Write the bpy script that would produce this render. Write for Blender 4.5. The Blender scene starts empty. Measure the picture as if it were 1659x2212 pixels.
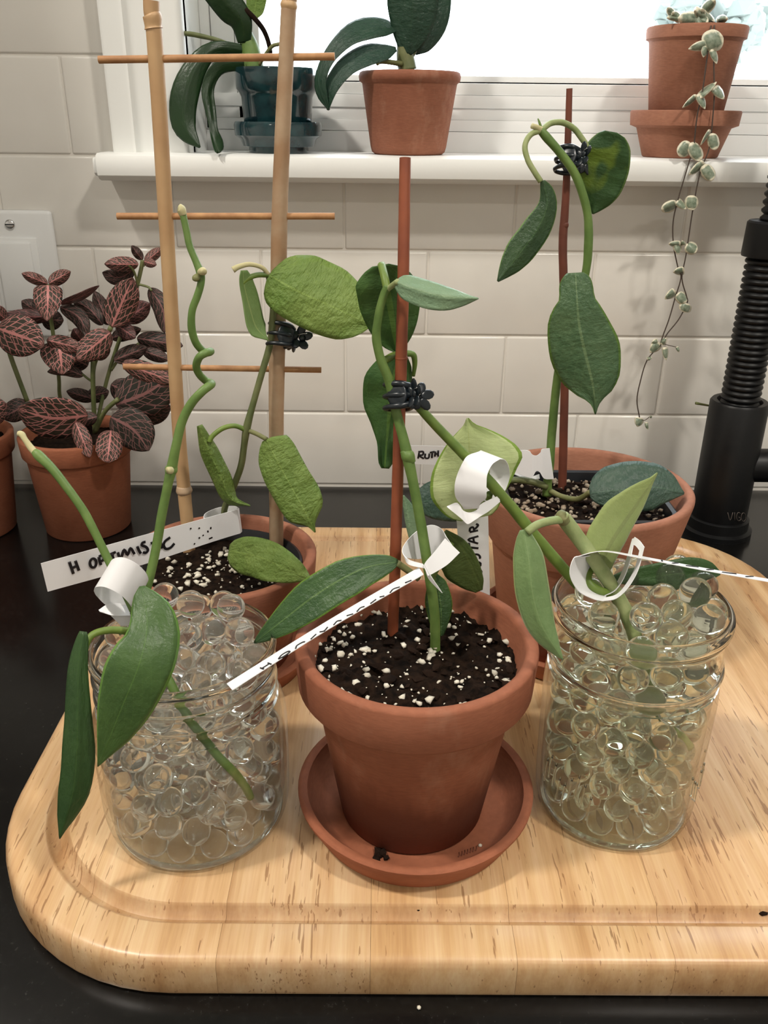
import bpy, bmesh, math, random
import numpy as np
from mathutils import Vector, Matrix, noise

random.seed(7)
SC = bpy.context.scene
COL = SC.collection
S = 0.01                                   # everything below is laid out in centimetres
W, H = 1659, 2212

# ------------------------------------------------------------------ camera
F_PX, PITCH, YAW, ROLL, CAM_Z, WALL_Y = 1848.4, .42954, .0065352, .0113215, 34.317, 81.28
def cam_axes():
    cy, sy, cp, sp = math.cos(YAW), math.sin(YAW), math.cos(PITCH), math.sin(PITCH)
    f = np.array([sy*cp, cy*cp, -sp]); r = np.array([cy, -sy, 0.]); u = np.cross(r, f)
    c, s = math.cos(ROLL), math.sin(ROLL)
    return c*r+s*u, -s*r+c*u, f
AR, AU, AF = cam_axes()
CAM = np.array([0., 0., CAM_Z])
def ray(px, py): return AF+(px-W/2)/F_PX*AR+(H/2-py)/F_PX*AU
def PY(px, py, Y):                          # the point seen at a pixel that lies at depth Y (cm in front of the camera)
    d = ray(px, py); return CAM+d*(Y/d[1])
def PZ(px, py, z):                          # the point seen at a pixel that lies at height z
    d = ray(px, py); return CAM+d*((z-CAM_Z)/d[2])
cd = bpy.data.cameras.new('camera'); cam = bpy.data.objects.new('camera', cd); COL.objects.link(cam)
cd.sensor_fit = 'VERTICAL'; cd.sensor_height = 36.; cd.lens = 36.*F_PX/H; cd.clip_start = .01; cd.clip_end = 200
m = Matrix(((AR[0], AU[0], -AF[0], 0), (AR[1], AU[1], -AF[1], 0), (AR[2], AU[2], -AF[2], CAM_Z*S), (0, 0, 0, 1)))
cam.matrix_world = m
SC.camera = cam

# ------------------------------------------------------------------ world, lamps, exposure
wd = bpy.data.worlds.new('overcast_sky'); SC.world = wd; wd.use_nodes = True
bg = wd.node_tree.nodes['Background']; bg.inputs[0].default_value = (.86, .94, 1., 1); bg.inputs[1].default_value = 8.5
SC.view_settings.view_transform = 'Standard'; SC.view_settings.look = 'None'
SC.view_settings.gamma = 1.; SC.view_settings.use_curve_mapping = False
SC.view_settings.exposure = -.1
cy_ = SC.cycles
cy_.max_bounces = 24; cy_.transmission_bounces = 24; cy_.transparent_max_bounces = 24; cy_.glossy_bounces = 8; cy_.diffuse_bounces = 4
cy_.sample_clamp_indirect = 6.; cy_.blur_glossy = .6; cy_.use_denoising = True
LAMPS = [(-72, 4), (60, -22), (-70, -155), (70, -155)]
LAMP_W = [18., 14., 4., 8.]
CEIL = 150.
for i, (x, y) in enumerate(LAMPS):
    l = bpy.data.lights.new('ceiling_lamp', 'AREA'); l.shape = 'DISK'; l.size = .13; l.energy = LAMP_W[i]; l.color = (1., .935, .84)
    o = bpy.data.objects.new('ceiling_lamp', l); o.location = (x*S, y*S, (CEIL-1.2)*S); COL.objects.link(o)
pl = bpy.data.lights.new('window_portal', 'AREA'); pl.shape = 'RECTANGLE'; pl.size = .85; pl.size_y = 1.0
pl.cycles.is_portal = True
po = bpy.data.objects.new('window_portal', pl); po.location = (.25, .93, .86); po.rotation_euler = (math.radians(-90), 0, 0); COL.objects.link(po)

# ------------------------------------------------------------------ helpers
def lin(c):
    return tuple(((v/255.)/12.92 if v/255. <= .04045 else ((v/255.+.055)/1.055)**2.4) for v in c)+(1.,)
def newmat(name):
    m = bpy.data.materials.new(name); m.use_nodes = True
    nt = m.node_tree; b = nt.nodes['Principled BSDF']
    return m, nt, b
def nd(nt, t, **kw):
    n = nt.nodes.new(t)
    for k, v in kw.items():
        if isinstance(k, str) and hasattr(n, k): setattr(n, k, v)
        else: n.inputs[k].default_value = v
    return n
def lk(nt, a, b): nt.links.new(a, b)
def mathn(nt, op, a, b=None, c=None):
    n = nt.nodes.new('ShaderNodeMath'); n.operation = op
    for i, v in enumerate((a, b, c)):
        if v is None: continue
        if hasattr(v, 'is_output'): lk(nt, v, n.inputs[i])
        else: n.inputs[i].default_value = v
    return n.outputs[0]
def ramp(nt, fac, stops):
    n = nt.nodes.new('ShaderNodeValToRGB'); lk(nt, fac, n.inputs[0])
    e = n.color_ramp.elements
    e[0].position, e[0].color = stops[0]; e[1].position, e[1].color = stops[-1]
    for p, c in stops[1:-1]:
        q = e.new(p); q.color = c
    return n.outputs[0]
def mixc(nt, fac, a, b, mode='MIX'):
    n = nt.nodes.new('ShaderNodeMix'); n.data_type = 'RGBA'; n.blend_type = mode
    for i, v in ((0, fac), (6, a), (7, b)):
        if hasattr(v, 'is_output'): lk(nt, v, n.inputs[i])
        else: n.inputs[i].default_value = v
    return n.outputs[2]
def noisen(nt, vec, scale, detail=3., rough=.55):
    n = nt.nodes.new('ShaderNodeTexNoise'); n.inputs['Scale'].default_value = scale
    n.inputs['Detail'].default_value = detail; n.inputs['Roughness'].default_value = rough
    if vec is not None: lk(nt, vec, n.inputs['Vector'])
    return n.outputs[0]
def mapped(nt, vec, sc=(1, 1, 1), loc=(0, 0, 0)):
    n = nt.nodes.new('ShaderNodeMapping'); n.inputs['Scale'].default_value = sc; n.inputs['Location'].default_value = loc
    lk(nt, vec, n.inputs[0]); return n.outputs[0]
def texco(nt, out='Object'): return nt.nodes.new('ShaderNodeTexCoord').outputs[out]
def bumpn(nt, b, height, strength=.3, dist=.001):
    n = nt.nodes.new('ShaderNodeBump'); n.inputs['Strength'].default_value = strength; n.inputs['Distance'].default_value = dist
    lk(nt, height, n.inputs['Height']); lk(nt, n.outputs[0], b.inputs['Normal']); return n
def plain(name, c, rough=.5, spec=.5, metal=0., c2=None, nscale=60, bump=0., bscale=300., coat=0.):
    m, nt, b = newmat(name)
    b.inputs['Roughness'].default_value = rough; b.inputs['Metallic'].default_value = metal
    b.inputs['Specular IOR Level'].default_value = spec; b.inputs['Coat Weight'].default_value = coat
    b.inputs['Base Color'].default_value = lin(c)
    co = texco(nt)
    if c2:
        f = noisen(nt, co, nscale, 4.)
        lk(nt, ramp(nt, f, [(.35, lin(c)), (.68, lin(c2))]), b.inputs['Base Color'])
    if bump: bumpn(nt, b, noisen(nt, co, bscale, 3.), bump, .0006)
    return m
def terracotta(name, c, c2, salt=.0, damp=None):
    m, nt, b = newmat(name); co = texco(nt)
    f = noisen(nt, co, 22., 5., .6)
    base = ramp(nt, f, [(.3, lin(c)), (.72, lin(c2))])
    fine = noisen(nt, mapped(nt, co, (1, 1, 5)), 220., 2.)
    base = mixc(nt, .22, base, ramp(nt, fine, [(.35, lin((150, 140, 130))), (.7, lin((215, 205, 195)))]), 'OVERLAY')
    if salt:
        s = noisen(nt, mapped(nt, co, (1, 1, .5)), 28., 5., .7)
        base = mixc(nt, mathn(nt, 'MULTIPLY', ramp(nt, s, [(.56, (0, 0, 0, 1)), (.75, (1, 1, 1, 1))]), salt), base, lin((205, 165, 140)))
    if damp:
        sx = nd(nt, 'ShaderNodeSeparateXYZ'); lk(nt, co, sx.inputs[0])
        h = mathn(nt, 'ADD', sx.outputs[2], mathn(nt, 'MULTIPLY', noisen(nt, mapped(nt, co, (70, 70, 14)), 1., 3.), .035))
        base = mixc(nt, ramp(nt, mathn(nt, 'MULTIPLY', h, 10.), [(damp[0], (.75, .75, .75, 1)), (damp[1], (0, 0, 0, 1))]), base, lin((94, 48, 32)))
    lk(nt, base, b.inputs['Base Color']); b.inputs['Roughness'].default_value = .78; b.inputs['Specular IOR Level'].default_value = .25
    bumpn(nt, b, fine, .12, .0005)
    return m
def leafmat(name, a, b2, rib=(150, 170, 100), ribw=.018, edge=None, wrinkle=.0, rough=.42, nscale=45, trans=.12, spots=None, sheen=0.):
    m, nt, b = newmat(name); uv = texco(nt, 'UV'); co = texco(nt)
    sep = nd(nt, 'ShaderNodeSeparateXYZ'); lk(nt, uv, sep.inputs[0])
    u, v = sep.outputs[0], sep.outputs[1]
    side = mathn(nt, 'ABSOLUTE', mathn(nt, 'SUBTRACT', v, .5))
    f = noisen(nt, co, nscale, 4., .6)
    base = ramp(nt, f, [(.3, lin(a)), (.7, lin(b2))])
    lat = mathn(nt, 'FRACT', mathn(nt, 'SUBTRACT', mathn(nt, 'MULTIPLY', u, 9.), mathn(nt, 'MULTIPLY', side, 7.)))
    latm = mathn(nt, 'LESS_THAN', mathn(nt, 'ABSOLUTE', mathn(nt, 'SUBTRACT', lat, .5)), .05)
    base = mixc(nt, mathn(nt, 'MULTIPLY', latm, .10), base, lin(rib))
    ribm = mathn(nt, 'MULTIPLY', mathn(nt, 'SMOOTH_MIN', 1., mathn(nt, 'MULTIPLY', mathn(nt, 'LESS_THAN', side, ribw), 1.), .05), .55)
    base = mixc(nt, ribm, base, lin(rib))
    if edge:
        base = mixc(nt, mathn(nt, 'GREATER_THAN', side, .465), base, lin(edge))
    if spots:
        s = noisen(nt, co, spots[0], 2.)
        base = mixc(nt, ramp(nt, s, [(spots[1], (0, 0, 0, 1)), (spots[1]+.06, (1, 1, 1, 1))]), base, lin(spots[2]))
    lk(nt, base, b.inputs['Base Color']); b.inputs['Roughness'].default_value = rough
    b.inputs['Specular IOR Level'].default_value = .45
    if sheen: b.inputs['Sheen Weight'].default_value = sheen
    hgt = mathn(nt, 'ADD', noisen(nt, mapped(nt, uv, (30, 7, 1)), 1., 4., .65), mathn(nt, 'MULTIPLY', noisen(nt, mapped(nt, uv, (9, 5, 1)), 1., 2.), 1.2))
    hgt2 = mathn(nt, 'ADD', mathn(nt, 'MULTIPLY', hgt, max(wrinkle, .08)), mathn(nt, 'MULTIPLY', ribm, -.25))
    bumpn(nt, b, hgt2, .9, .0034)
    if trans:
        t = nd(nt, 'ShaderNodeBsdfTranslucent'); lk(nt, base, t.inputs[0])
        mx = nd(nt, 'ShaderNodeMixShader'); mx.inputs[0].default_value = trans
        lk(nt, b.outputs[0], mx.inputs[1]); lk(nt, t.outputs[0], mx.inputs[2])
        lk(nt, mx.outputs[0], nt.nodes['Material Output'].inputs[0])
    return m

def tag(o, label=None, cat=None, group=None, kind=None):
    for k, v in (('label', label), ('category', cat), ('group', group), ('kind', kind)):
        if v: o[k] = v
    return o
def wloc(o):                                 # world offset of an object, in cm
    p = Vector((0, 0, 0))
    while o is not None:
        p += o.location; o = o.parent
    return np.array(p)/S
def thing(name, loc, label, cat, group=None):
    o = bpy.data.objects.new(name, None); o.empty_display_size = .02; COL.objects.link(o)
    o.location = Vector(loc)*S
    return tag(o, label, cat, group)
def mesh(name, v, f, mat, parent=None, loc=None, uv=None, smooth=True, sharp=None):
    """one mesh object from world-space vertices in cm"""
    off = wloc(parent) if parent is not None else (np.array(loc, float) if loc is not None else np.zeros(3))
    me = bpy.data.meshes.new(name)
    vv = (np.asarray(v, float)-off)*S
    me.from_pydata(vv.tolist(), [], [tuple(int(i) for i in q) for q in f])
    if uv is not None:
        ul = me.uv_layers.new(name='UVMap')
        for l in me.loops: ul.data[l.index].uv = uv[l.vertex_index]
    if smooth:
        me.shade_smooth() if hasattr(me, 'shade_smooth') else [setattr(p, 'use_smooth', True) for p in me.polygons]
    if sharp: me.set_sharp_from_angle(angle=math.radians(sharp))
    me.materials.append(mat)
    o = bpy.data.objects.new(name, me); COL.objects.link(o)
    if parent is not None: o.parent = parent
    elif loc is not None: o.location = Vector(loc)*S
    return o
def merge(parts):
    V, F = [], []
    for v, f in parts:
        k = len(V); V += [tuple(p) for p in v]; F += [tuple(i+k for i in q) for q in f]
    return V, F
def box(x0, x1, y0, y1, z0, z1):
    v = [(x0, y0, z0), (x1, y0, z0), (x1, y1, z0), (x0, y1, z0), (x0, y0, z1), (x1, y0, z1), (x1, y1, z1), (x0, y1, z1)]
    return v, [(3, 2, 1, 0), (4, 5, 6, 7), (0, 1, 5, 4), (1, 2, 6, 5), (2, 3, 7, 6), (3, 0, 4, 7)]
def bevelbox(x0, x1, y0, y1, z0, z1, r=.2, seg=2):
    bm = bmesh.new(); v, f = box(x0, x1, y0, y1, z0, z1)
    vs = [bm.verts.new(p) for p in v]; [bm.faces.new([vs[i] for i in q]) for q in f]
    bmesh.ops.bevel(bm, geom=list(bm.edges), offset=r, segments=seg, profile=.5, affect='EDGES')
    bm.verts.index_update()
    out = [tuple(q.co) for q in bm.verts], [tuple(q.index for q in fc.verts) for fc in bm.faces]
    bm.free(); return out
def lathe(c, prof, seg=64, closed=False):
    v, f = [], []; n = len(prof)
    for r, z in prof:
        for i in range(seg):
            a = 2*math.pi*i/seg; v.append((c[0]+r*math.cos(a), c[1]+r*math.sin(a), z))
    for j in range(n if closed else n-1):
        j2 = (j+1) % n
        for i in range(seg):
            i2 = (i+1) % seg
            f.append((j*seg+i, j*seg+i2, j2*seg+i2, j2*seg+i))
    if not closed:
        if prof[0][0] > 1e-6: f.append(tuple(range(seg-1, -1, -1)))
        if prof[-1][0] > 1e-6: f.append(tuple((n-1)*seg+i for i in range(seg)))
    return v, f
def catmull(P, n=8):
    P = [np.asarray(p, float) for p in P]
    if len(P) < 3:
        return [P[0]+(P[-1]-P[0])*k/n for k in range(n+1)]
    Q = [2*P[0]-P[1]]+P+[2*P[-1]-P[-2]]; out = []
    for i in range(1, len(Q)-2):
        p0, p1, p2, p3 = Q[i-1], Q[i], Q[i+1], Q[i+2]
        for k in range(n):
            t = k/n
            out.append(.5*((2*p1)+(-p0+p2)*t+(2*p0-5*p1+4*p2-p3)*t*t+(-p0+3*p1-3*p2+p3)*t**3))
    out.append(P[-1]); return out
def tube(pts, rad, seg=12, sub=6, lump=0.):
    """pts (world cm); rad scalar or one per control point"""
    R = [rad]*len(pts) if np.isscalar(rad) else list(rad)
    Q = catmull([np.append(np.asarray(p, float), r) for p, r in zip(pts, R)], sub)
    P = [q[:3] for q in Q]; R = [max(q[3], .01) for q in Q]
    v, f = [], []; n = len(P); up = None
    for i in range(n):
        t = P[min(i+1, n-1)]-P[max(i-1, 0)]; t = t/(np.linalg.norm(t)+1e-9)
        if up is None:
            up = np.cross(t, [.31, .2, .93]); up /= np.linalg.norm(up)
        up = up-t*np.dot(up, t); up /= np.linalg.norm(up)+1e-9
        w = np.cross(t, up)
        for k in range(seg):
            a = 2*math.pi*k/seg; r = R[i]
            if lump: r *= 1+lump*noise.noise(Vector((P[i]*1.3+up*math.cos(a)+w*math.sin(a)).tolist()))
            v.append(P[i]+up*(r*math.cos(a))+w*(r*math.sin(a)))
    for i in range(n-1):
        for k in range(seg):
            k2 = (k+1) % seg; f.append((i*seg+k, i*seg+k2, (i+1)*seg+k2, (i+1)*seg+k))
    f.append(tuple(range(seg-1, -1, -1))); f.append(tuple((n-1)*seg+k for k in range(seg)))
    return v, f
def ptube(pp, rad, **kw): return tube([PY(*p) for p in pp], rad, **kw)
def pchip(ts, ys, t):
    i = max(0, min(len(ts)-2, next((k for k in range(len(ts)-1) if t <= ts[k+1]), len(ts)-2)))
    def slope(k):
        if k == 0: return (ys[1]-ys[0])/(ts[1]-ts[0])
        if k == len(ts)-1: return (ys[-1]-ys[-2])/(ts[-1]-ts[-2])
        a = (ys[k]-ys[k-1])/(ts[k]-ts[k-1]); b = (ys[k+1]-ys[k])/(ts[k+1]-ts[k])
        return 0. if a*b <= 0 else 2*a*b/(a+b)
    h = ts[i+1]-ts[i]; x = (t-ts[i])/h; m0, m1 = slope(i)*h, slope(i+1)*h
    return (2*x**3-3*x*x+1)*ys[i]+(x**3-2*x*x+x)*m0+(-2*x**3+3*x*x)*ys[i+1]+(x**3-x*x)*m1
OVAL = [(0, .06), (.03, .34), (.08, .56), (.18, .8), (.35, .98), (.5, 1), (.65, .93), (.8, .72), (.9, .46), (.96, .24), (1, .02)]
POINT = [(0, .08), (.04, .34), (.12, .66), (.25, .92), (.4, 1), (.55, .93), (.7, .74), (.84, .44), (.93, .18), (.97, .07), (1, .01)]
def leaf_geo(mid, wid, tl=0., tr=0., cup=0., wave=0., th=.07, nu=24, nv=10, seed=0):
    """leaf surface: mid = [(px,py,Y)..], wid = [(t, left px, right px)..] seen along base->tip; tl/tr = how far the left/right edge lies behind the rib (cm)"""
    M = catmull(mid, 8); L = [0.]
    for a, b in zip(M[:-1], M[1:]): L.append(L[-1]+np.linalg.norm((b-a)[:2])+1e-6)
    L = np.array(L)/L[-1]; M = np.array(M)
    ts = [w[0] for w in wid]; wl = [w[1] for w in wid]; wr = [w[2] for w in wid]
    at = lambda t: np.array([np.interp(t, L, M[:, k]) for k in range(3)])
    top, uv = [], []
    for i in range(nu+1):
        t = .5-.5*math.cos(math.pi*i/nu); t = .6*t+.4*i/nu
        p = at(t); q = at(min(1, t+.03))-at(max(0, t-.03)); d = q[:2]/(np.linalg.norm(q[:2])+1e-9)
        lf = np.array([d[1], -d[0]])
        a, b = max(pchip(ts, wl, t), .6), max(pchip(ts, wr, t), .6)
        mx = max(max(wl), max(wr))
        for j in range(nv+1):
            s = -1+2*j/nv
            w = -s*a if s < 0 else -s*b
            rel = abs(w)/mx
            yy = p[2]+(tl if s < 0 else tr)*rel+cup*rel*rel
            if wave: yy += wave*noise.noise(Vector((t*6+seed, s*1.3+seed*3.1, seed)))*(.3+.7*abs(s))
            top.append(PY(p[0]+lf[0]*w, p[1]+lf[1]*w, yy)); uv.append((t, .5+.5*s))
    top = np.array(top); n1, m1 = nu+1, nv+1
    G = top.reshape(n1, m1, 3)
    du = np.gradient(G, axis=0); dv = np.gradient(G, axis=1)
    N = np.cross(du, dv); N /= np.linalg.norm(N, axis=2, keepdims=True)+1e-9
    prof = np.ones((n1, m1, 1)); prof[0] = prof[-1] = .25; prof[:, 0] = prof[:, -1] = .25
    A = (G+N*th*.5*prof).reshape(-1, 3); B = (G-N*th*.5*prof).reshape(-1, 3)
    v = np.vstack([A, B]); k = n1*m1; f = []
    for i in range(nu):
        for j in range(nv):
            a = i*m1+j; f.append((a, a+1, a+m1+1, a+m1)); f.append((k+a, k+a+m1, k+a+m1+1, k+a+1))
    for i in range(nu):
        for j in (0, nv):
            a, b = i*m1+j, (i+1)*m1+j
            f.append((a, b, k+b, k+a) if j == 0 else (b, a, k+a, k+b))
    for j in range(nv):
        for i in (0, nu):
            a, b = i*m1+j, i*m1+j+1
            f.append((b, a, k+a, k+b) if i == 0 else (a, b, k+b, k+a))
    return v, f, uv+uv
def leaf(parent, mat, mid, wid, name='leaf', **kw):
    v, f, uv = leaf_geo(mid, wid, **kw)
    return mesh(name, v, f, mat, parent, uv=uv)
def sc_w(prof, wl, wr=None):
    wr = wl if wr is None else wr
    return [(t, p*wl, p*wr) for t, p in prof]
def tagmesh(name, vf, parent): return mesh(name, *vf, M['tagw'], parent, sharp=35)
def ribbon(A, B, th=.03, sub=6):
    """thin strip between two edge lines (px,py,Y)"""
    a = [PY(*p) for p in catmull(A, sub)]; b = [PY(*p) for p in catmull(B, sub)]
    n = min(len(a), len(b)); a, b = np.array(a[:n]), np.array(b[:n])
    t = np.gradient((a+b)/2, axis=0); w = b-a
    N = np.cross(t, w); N /= np.linalg.norm(N, axis=1, keepdims=True)+1e-9
    v = np.vstack([a+N*th/2, b+N*th/2, a-N*th/2, b-N*th/2]); f = []
    for i in range(n-1):
        f += [(i, i+1, n+i+1, n+i), (2*n+i, 3*n+i, 3*n+i+1, 2*n+i+1), (i, 2*n+i, 2*n+i+1, i+1), (n+i, n+i+1, 3*n+i+1, 3*n+i)]
    f += [(0, n, 3*n, 2*n), (n-1, 3*n-1, 4*n-1, 2*n-1)]
    return v, f
def strokes(lines, plane, r=.05, lift=.05):
    """marker strokes drawn at pixels, laid on the plane through three (px,py,Y) points"""
    p0, p1, p2 = (PY(*q) for q in plane); N = np.cross(p1-p0, p2-p0); N /= np.linalg.norm(N)
    if np.dot(N, AF) > 0: N = -N
    parts = []
    for ln in lines:
        P = []
        for (x, y) in ln:
            d = ray(x, y); P.append(CAM+d*(np.dot(p0-CAM, N)/np.dot(d, N))+N*lift)
        tv, tf = tube(P, r, seg=8, sub=4)
        parts.append(([q-N*((np.dot(q-p0, N)-lift*.5)*.85) for q in tv], tf))
    return merge(parts)
def strip_strokes(A, B, lines, r=.045):
    a = np.array([PY(*p) for p in catmull(A, 6)]); b = np.array([PY(*p) for p in catmull(B, 6)]); n = len(a)
    tg = np.gradient((a+b)/2, axis=0); N = np.cross(tg, b-a); N /= np.linalg.norm(N, axis=1, keepdims=True)
    if np.dot(N[n//2], AF) > 0: N = -N
    at = lambda M_, t: np.array([np.interp(t*(n-1), np.arange(n), M_[:, k]) for k in range(3)])
    return merge([tube([at(a, t)*(1-q)+at(b, t)*q+at(N, t)*.018 for t, q in ln], r, seg=6, sub=3) for ln in lines])
def ell(cx, cy, rx, ry, a0=0, a1=360, n=12):
    return [(cx+rx*math.cos(math.radians(a0+(a1-a0)*i/n)), cy+ry*math.sin(math.radians(a0+(a1-a0)*i/n))) for i in range(n+1)]
def ico(sub):
    bm = bmesh.new(); bmesh.ops.create_icosphere(bm, subdivisions=sub, radius=1.); bm.verts.index_update()
    out = np.array([q.co[:] for q in bm.verts]), [tuple(q.index for q in fc.verts) for fc in bm.faces]
    bm.free(); return out
ICO1, ICO2 = ico(1), ico(2)

# ------------------------------------------------------------------ materials
M = {}
def tile_mat():
    m, nt, b = newmat('glazed_tile'); co = texco(nt)
    lk(nt, ramp(nt, noisen(nt, co, 9., 3.), [(.3, lin((221, 217, 210))), (.7, lin((231, 228, 221)))]), b.inputs['Base Color'])
    b.inputs['Roughness'].default_value = .17
    bumpn(nt, b, noisen(nt, co, 22., 2.), .08, .002)
    return m
M['tile'] = tile_mat()
M['grout'] = plain('grout', (226, 222, 214), .85)
M['paint'] = plain('white_paint', (236, 237, 234), .42, bump=.12, bscale=90)
M['vinyl'] = plain('white_vinyl', (232, 233, 232), .35)
M['wall'] = plain('room_paint', (228, 227, 223), .8)
M['floor'] = plain('floor_wood', (150, 130, 110), .5)
M['cab'] = plain('cabinet_paint', (225, 222, 215), .5)
def granite():
    m, nt, b = newmat('black_granite'); co = texco(nt)
    f = noisen(nt, co, 420., 3., .7); g = noisen(nt, co, 18., 4.)
    c = ramp(nt, f, [(.5, lin((10, 10, 10))), (.66, lin((26, 26, 25))), (.8, lin((70, 68, 64)))])
    lk(nt, mixc(nt, .5, c, ramp(nt, g, [(.3, lin((8, 8, 8))), (.7, lin((20, 19, 18)))])), b.inputs['Base Color'])
    b.inputs['Roughness'].default_value = .2; b.inputs['Specular IOR Level'].default_value = .32
    return m
M['granite'] = granite()
def wood():
    m, nt, b = newmat('rubberwood'); co = texco(nt)
    oi = nd(nt, 'ShaderNodeObjectInfo')
    sh = nd(nt, 'ShaderNodeVectorMath', operation='ADD'); lk(nt, co, sh.inputs[0])
    off = nd(nt, 'ShaderNodeVectorMath', operation='SCALE'); lk(nt, oi.outputs['Color'], off.inputs[0]); off.inputs['Scale'].default_value = 3.
    lk(nt, off.outputs[0], sh.inputs[1]); p = sh.outputs[0]
    g = noisen(nt, mapped(nt, p, (75, 4.5, 30)), 1., 5., .62)
    base = ramp(nt, g, [(.28, lin((182, 138, 92))), (.5, lin((210, 172, 127))), (.72, lin((226, 196, 155)))])
    pore = noisen(nt, mapped(nt, p, (700, 50, 300)), 1., 2., .5)
    dens = noisen(nt, mapped(nt, p, (18, 10, 10)), 1., 2.)
    thr = mathn(nt, 'ADD', mathn(nt, 'MULTIPLY', dens, -.34), .84)
    pm = mathn(nt, 'MULTIPLY', mathn(nt, 'GREATER_THAN', pore, thr), .62)
    base = mixc(nt, pm, base, lin((128, 84, 48)))
    fine = noisen(nt, mapped(nt, p, (900, 30, 300)), 1., 2.)
    base = mixc(nt, .25, base, ramp(nt, fine, [(.35, (.35, .35, .35, 1)), (.65, (.62, .62, .62, 1))]), 'OVERLAY')
    base = mixc(nt, 1., base, oi.outputs['Color'], 'MULTIPLY')
    wa = nd(nt, 'ShaderNodeAttribute'); wa.attribute_name = 'brown_tint'
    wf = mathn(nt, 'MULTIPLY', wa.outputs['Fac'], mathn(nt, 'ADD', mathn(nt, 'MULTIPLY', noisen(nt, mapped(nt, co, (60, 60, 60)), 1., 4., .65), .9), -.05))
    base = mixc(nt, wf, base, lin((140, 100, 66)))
    lk(nt, base, b.inputs['Base Color']); b.inputs['Roughness'].default_value = .34
    bumpn(nt, b, mathn(nt, 'MULTIPLY', pm, -1.), .25, .0006)
    return m
M['wood'] = wood()
M['terra'] = terracotta('terracotta', (140, 84, 60), (162, 102, 76))
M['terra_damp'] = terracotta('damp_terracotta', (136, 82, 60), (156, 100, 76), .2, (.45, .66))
M['terra_old'] = terracotta('aged_terracotta', (134, 84, 64), (160, 108, 86), .3)
M['terra_dust'] = terracotta('pale_terracotta', (146, 98, 78), (170, 120, 98), .2)
M['teal'] = plain('teal_glaze', (28, 62, 66), .14, c2=(16, 38, 44), nscale=70, coat=.5)
M['blackplastic'] = plain('black_plastic', (36, 38, 42), .42)
M['faucet'] = plain('matte_black_metal', (9, 10, 12), .42, spec=.35, bump=.05)
M['clip'] = plain('clip_plastic', (20, 28, 34), .3)
M['steel'] = plain('bright_steel', (215, 215, 215), .25, metal=1.)
M['tagw'] = plain('tag_plastic', (240, 240, 242), .38)
M['ink'] = plain('marker_ink', (22, 20, 26), .45)
M['etch'] = plain('etched_logo', (84, 76, 70), .5)
M['stem'] = plain('green_stem', (84, 112, 50), .5, c2=(106, 132, 66), nscale=90, bump=.25, bscale=500)
M['stem_pale'] = plain('pale_stem', (126, 142, 88), .62, c2=(152, 160, 110), nscale=120, bump=.3, bscale=600)
M['stem_lime'] = plain('lime_stem', (110, 132, 54), .5, c2=(82, 108, 42), nscale=70, bump=.2, bscale=500)
M['stem_dark'] = plain('dark_stem', (82, 92, 52), .55, c2=(112, 116, 74), nscale=60, bump=.25, bscale=400)
M['stem_olive'] = plain('olive_stem', (120, 118, 74), .6, c2=(96, 104, 60), nscale=80, bump=.3, bscale=400)
M['stem_tan'] = plain('dry_stem_tip', (188, 180, 136), .7, bump=.3)
M['bamboo_l'] = plain('pale_bamboo', (194, 160, 118), .48, c2=(174, 136, 96), nscale=25, bump=.12, bscale=120)
M['bamboo_d'] = plain('weathered_bamboo', (158, 124, 92), .62, c2=(182, 158, 130), nscale=42, bump=.25, bscale=160)
M['dowel'] = plain('split_bamboo', (158, 112, 72), .62, c2=(184, 138, 92), nscale=120, bump=.25, bscale=260)
M['redstake'] = plain('red_stake', (152, 82, 50), .5, c2=(116, 56, 36), nscale=30, bump=.15, bscale=200)
M['darkstake'] = plain('dark_red_stake', (118, 62, 44), .6, c2=(92, 48, 36), nscale=35, bump=.3, bscale=160)
M['soil'] = plain('potting_soil', (15, 10, 7), .95, spec=.08, c2=(40, 28, 20), nscale=260, bump=.9, bscale=420)
M['bark'] = plain('bark_chip', (38, 26, 19), .9, spec=.08, c2=(21, 14, 10), nscale=120, bump=.6, bscale=300)
M['perlite'] = plain('perlite', (226, 221, 206), .9, c2=(200, 192, 174), nscale=300, bump=.6, bscale=700)
M['pumice'] = plain('pumice_grit', (176, 164, 146), .9, c2=(132, 112, 92), nscale=140, bump=.6, bscale=600)
M['L_trellis'] = leafmat('yellow_green_leaf', (106, 136, 58), (134, 158, 80), (150, 176, 90), .016, None, .55, .45, 40, .2)
M['L_trellis_in'] = leafmat('pale_inner_leaf', (112, 142, 80), (132, 158, 98), (170, 186, 120), .03, None, .1, .5, 40, .2)
M['L_mid'] = leafmat('deep_green_leaf', (50, 80, 46), (68, 98, 54), (110, 140, 80), .02, (96, 130, 48), .2, .35, 60, .12)
M['L_midback'] = leafmat('green_leaf_back', (54, 92, 44), (80, 114, 54), (110, 146, 66), .05, None, .12, .42, 35, .25)
M['L_olive'] = leafmat('olive_leaf', (74, 94, 46), (92, 110, 56), (104, 122, 62), .03, None, .15, .5, 40, .15)
M['L_pale'] = leafmat('grey_green_leaf', (112, 142, 112), (134, 158, 122), (138, 164, 124), .02, None, .12, .42, 40, .1)
M['L_big'] = leafmat('blue_green_leaf', (66, 96, 64), (88, 114, 78), (124, 148, 104), .02, (92, 124, 56), .3, .36, 55, .08)
M['L_bigdark'] = leafmat('dark_green_leaf', (42, 68, 42), (58, 84, 50), (80, 112, 64), .014, (92, 128, 58), .2, .32, 50, .08)
M['L_bigsoil'] = leafmat('bluish_dark_leaf', (48, 72, 62), (62, 86, 70), (76, 106, 84), .015, None, .3, .36, 40, .05)
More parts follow.
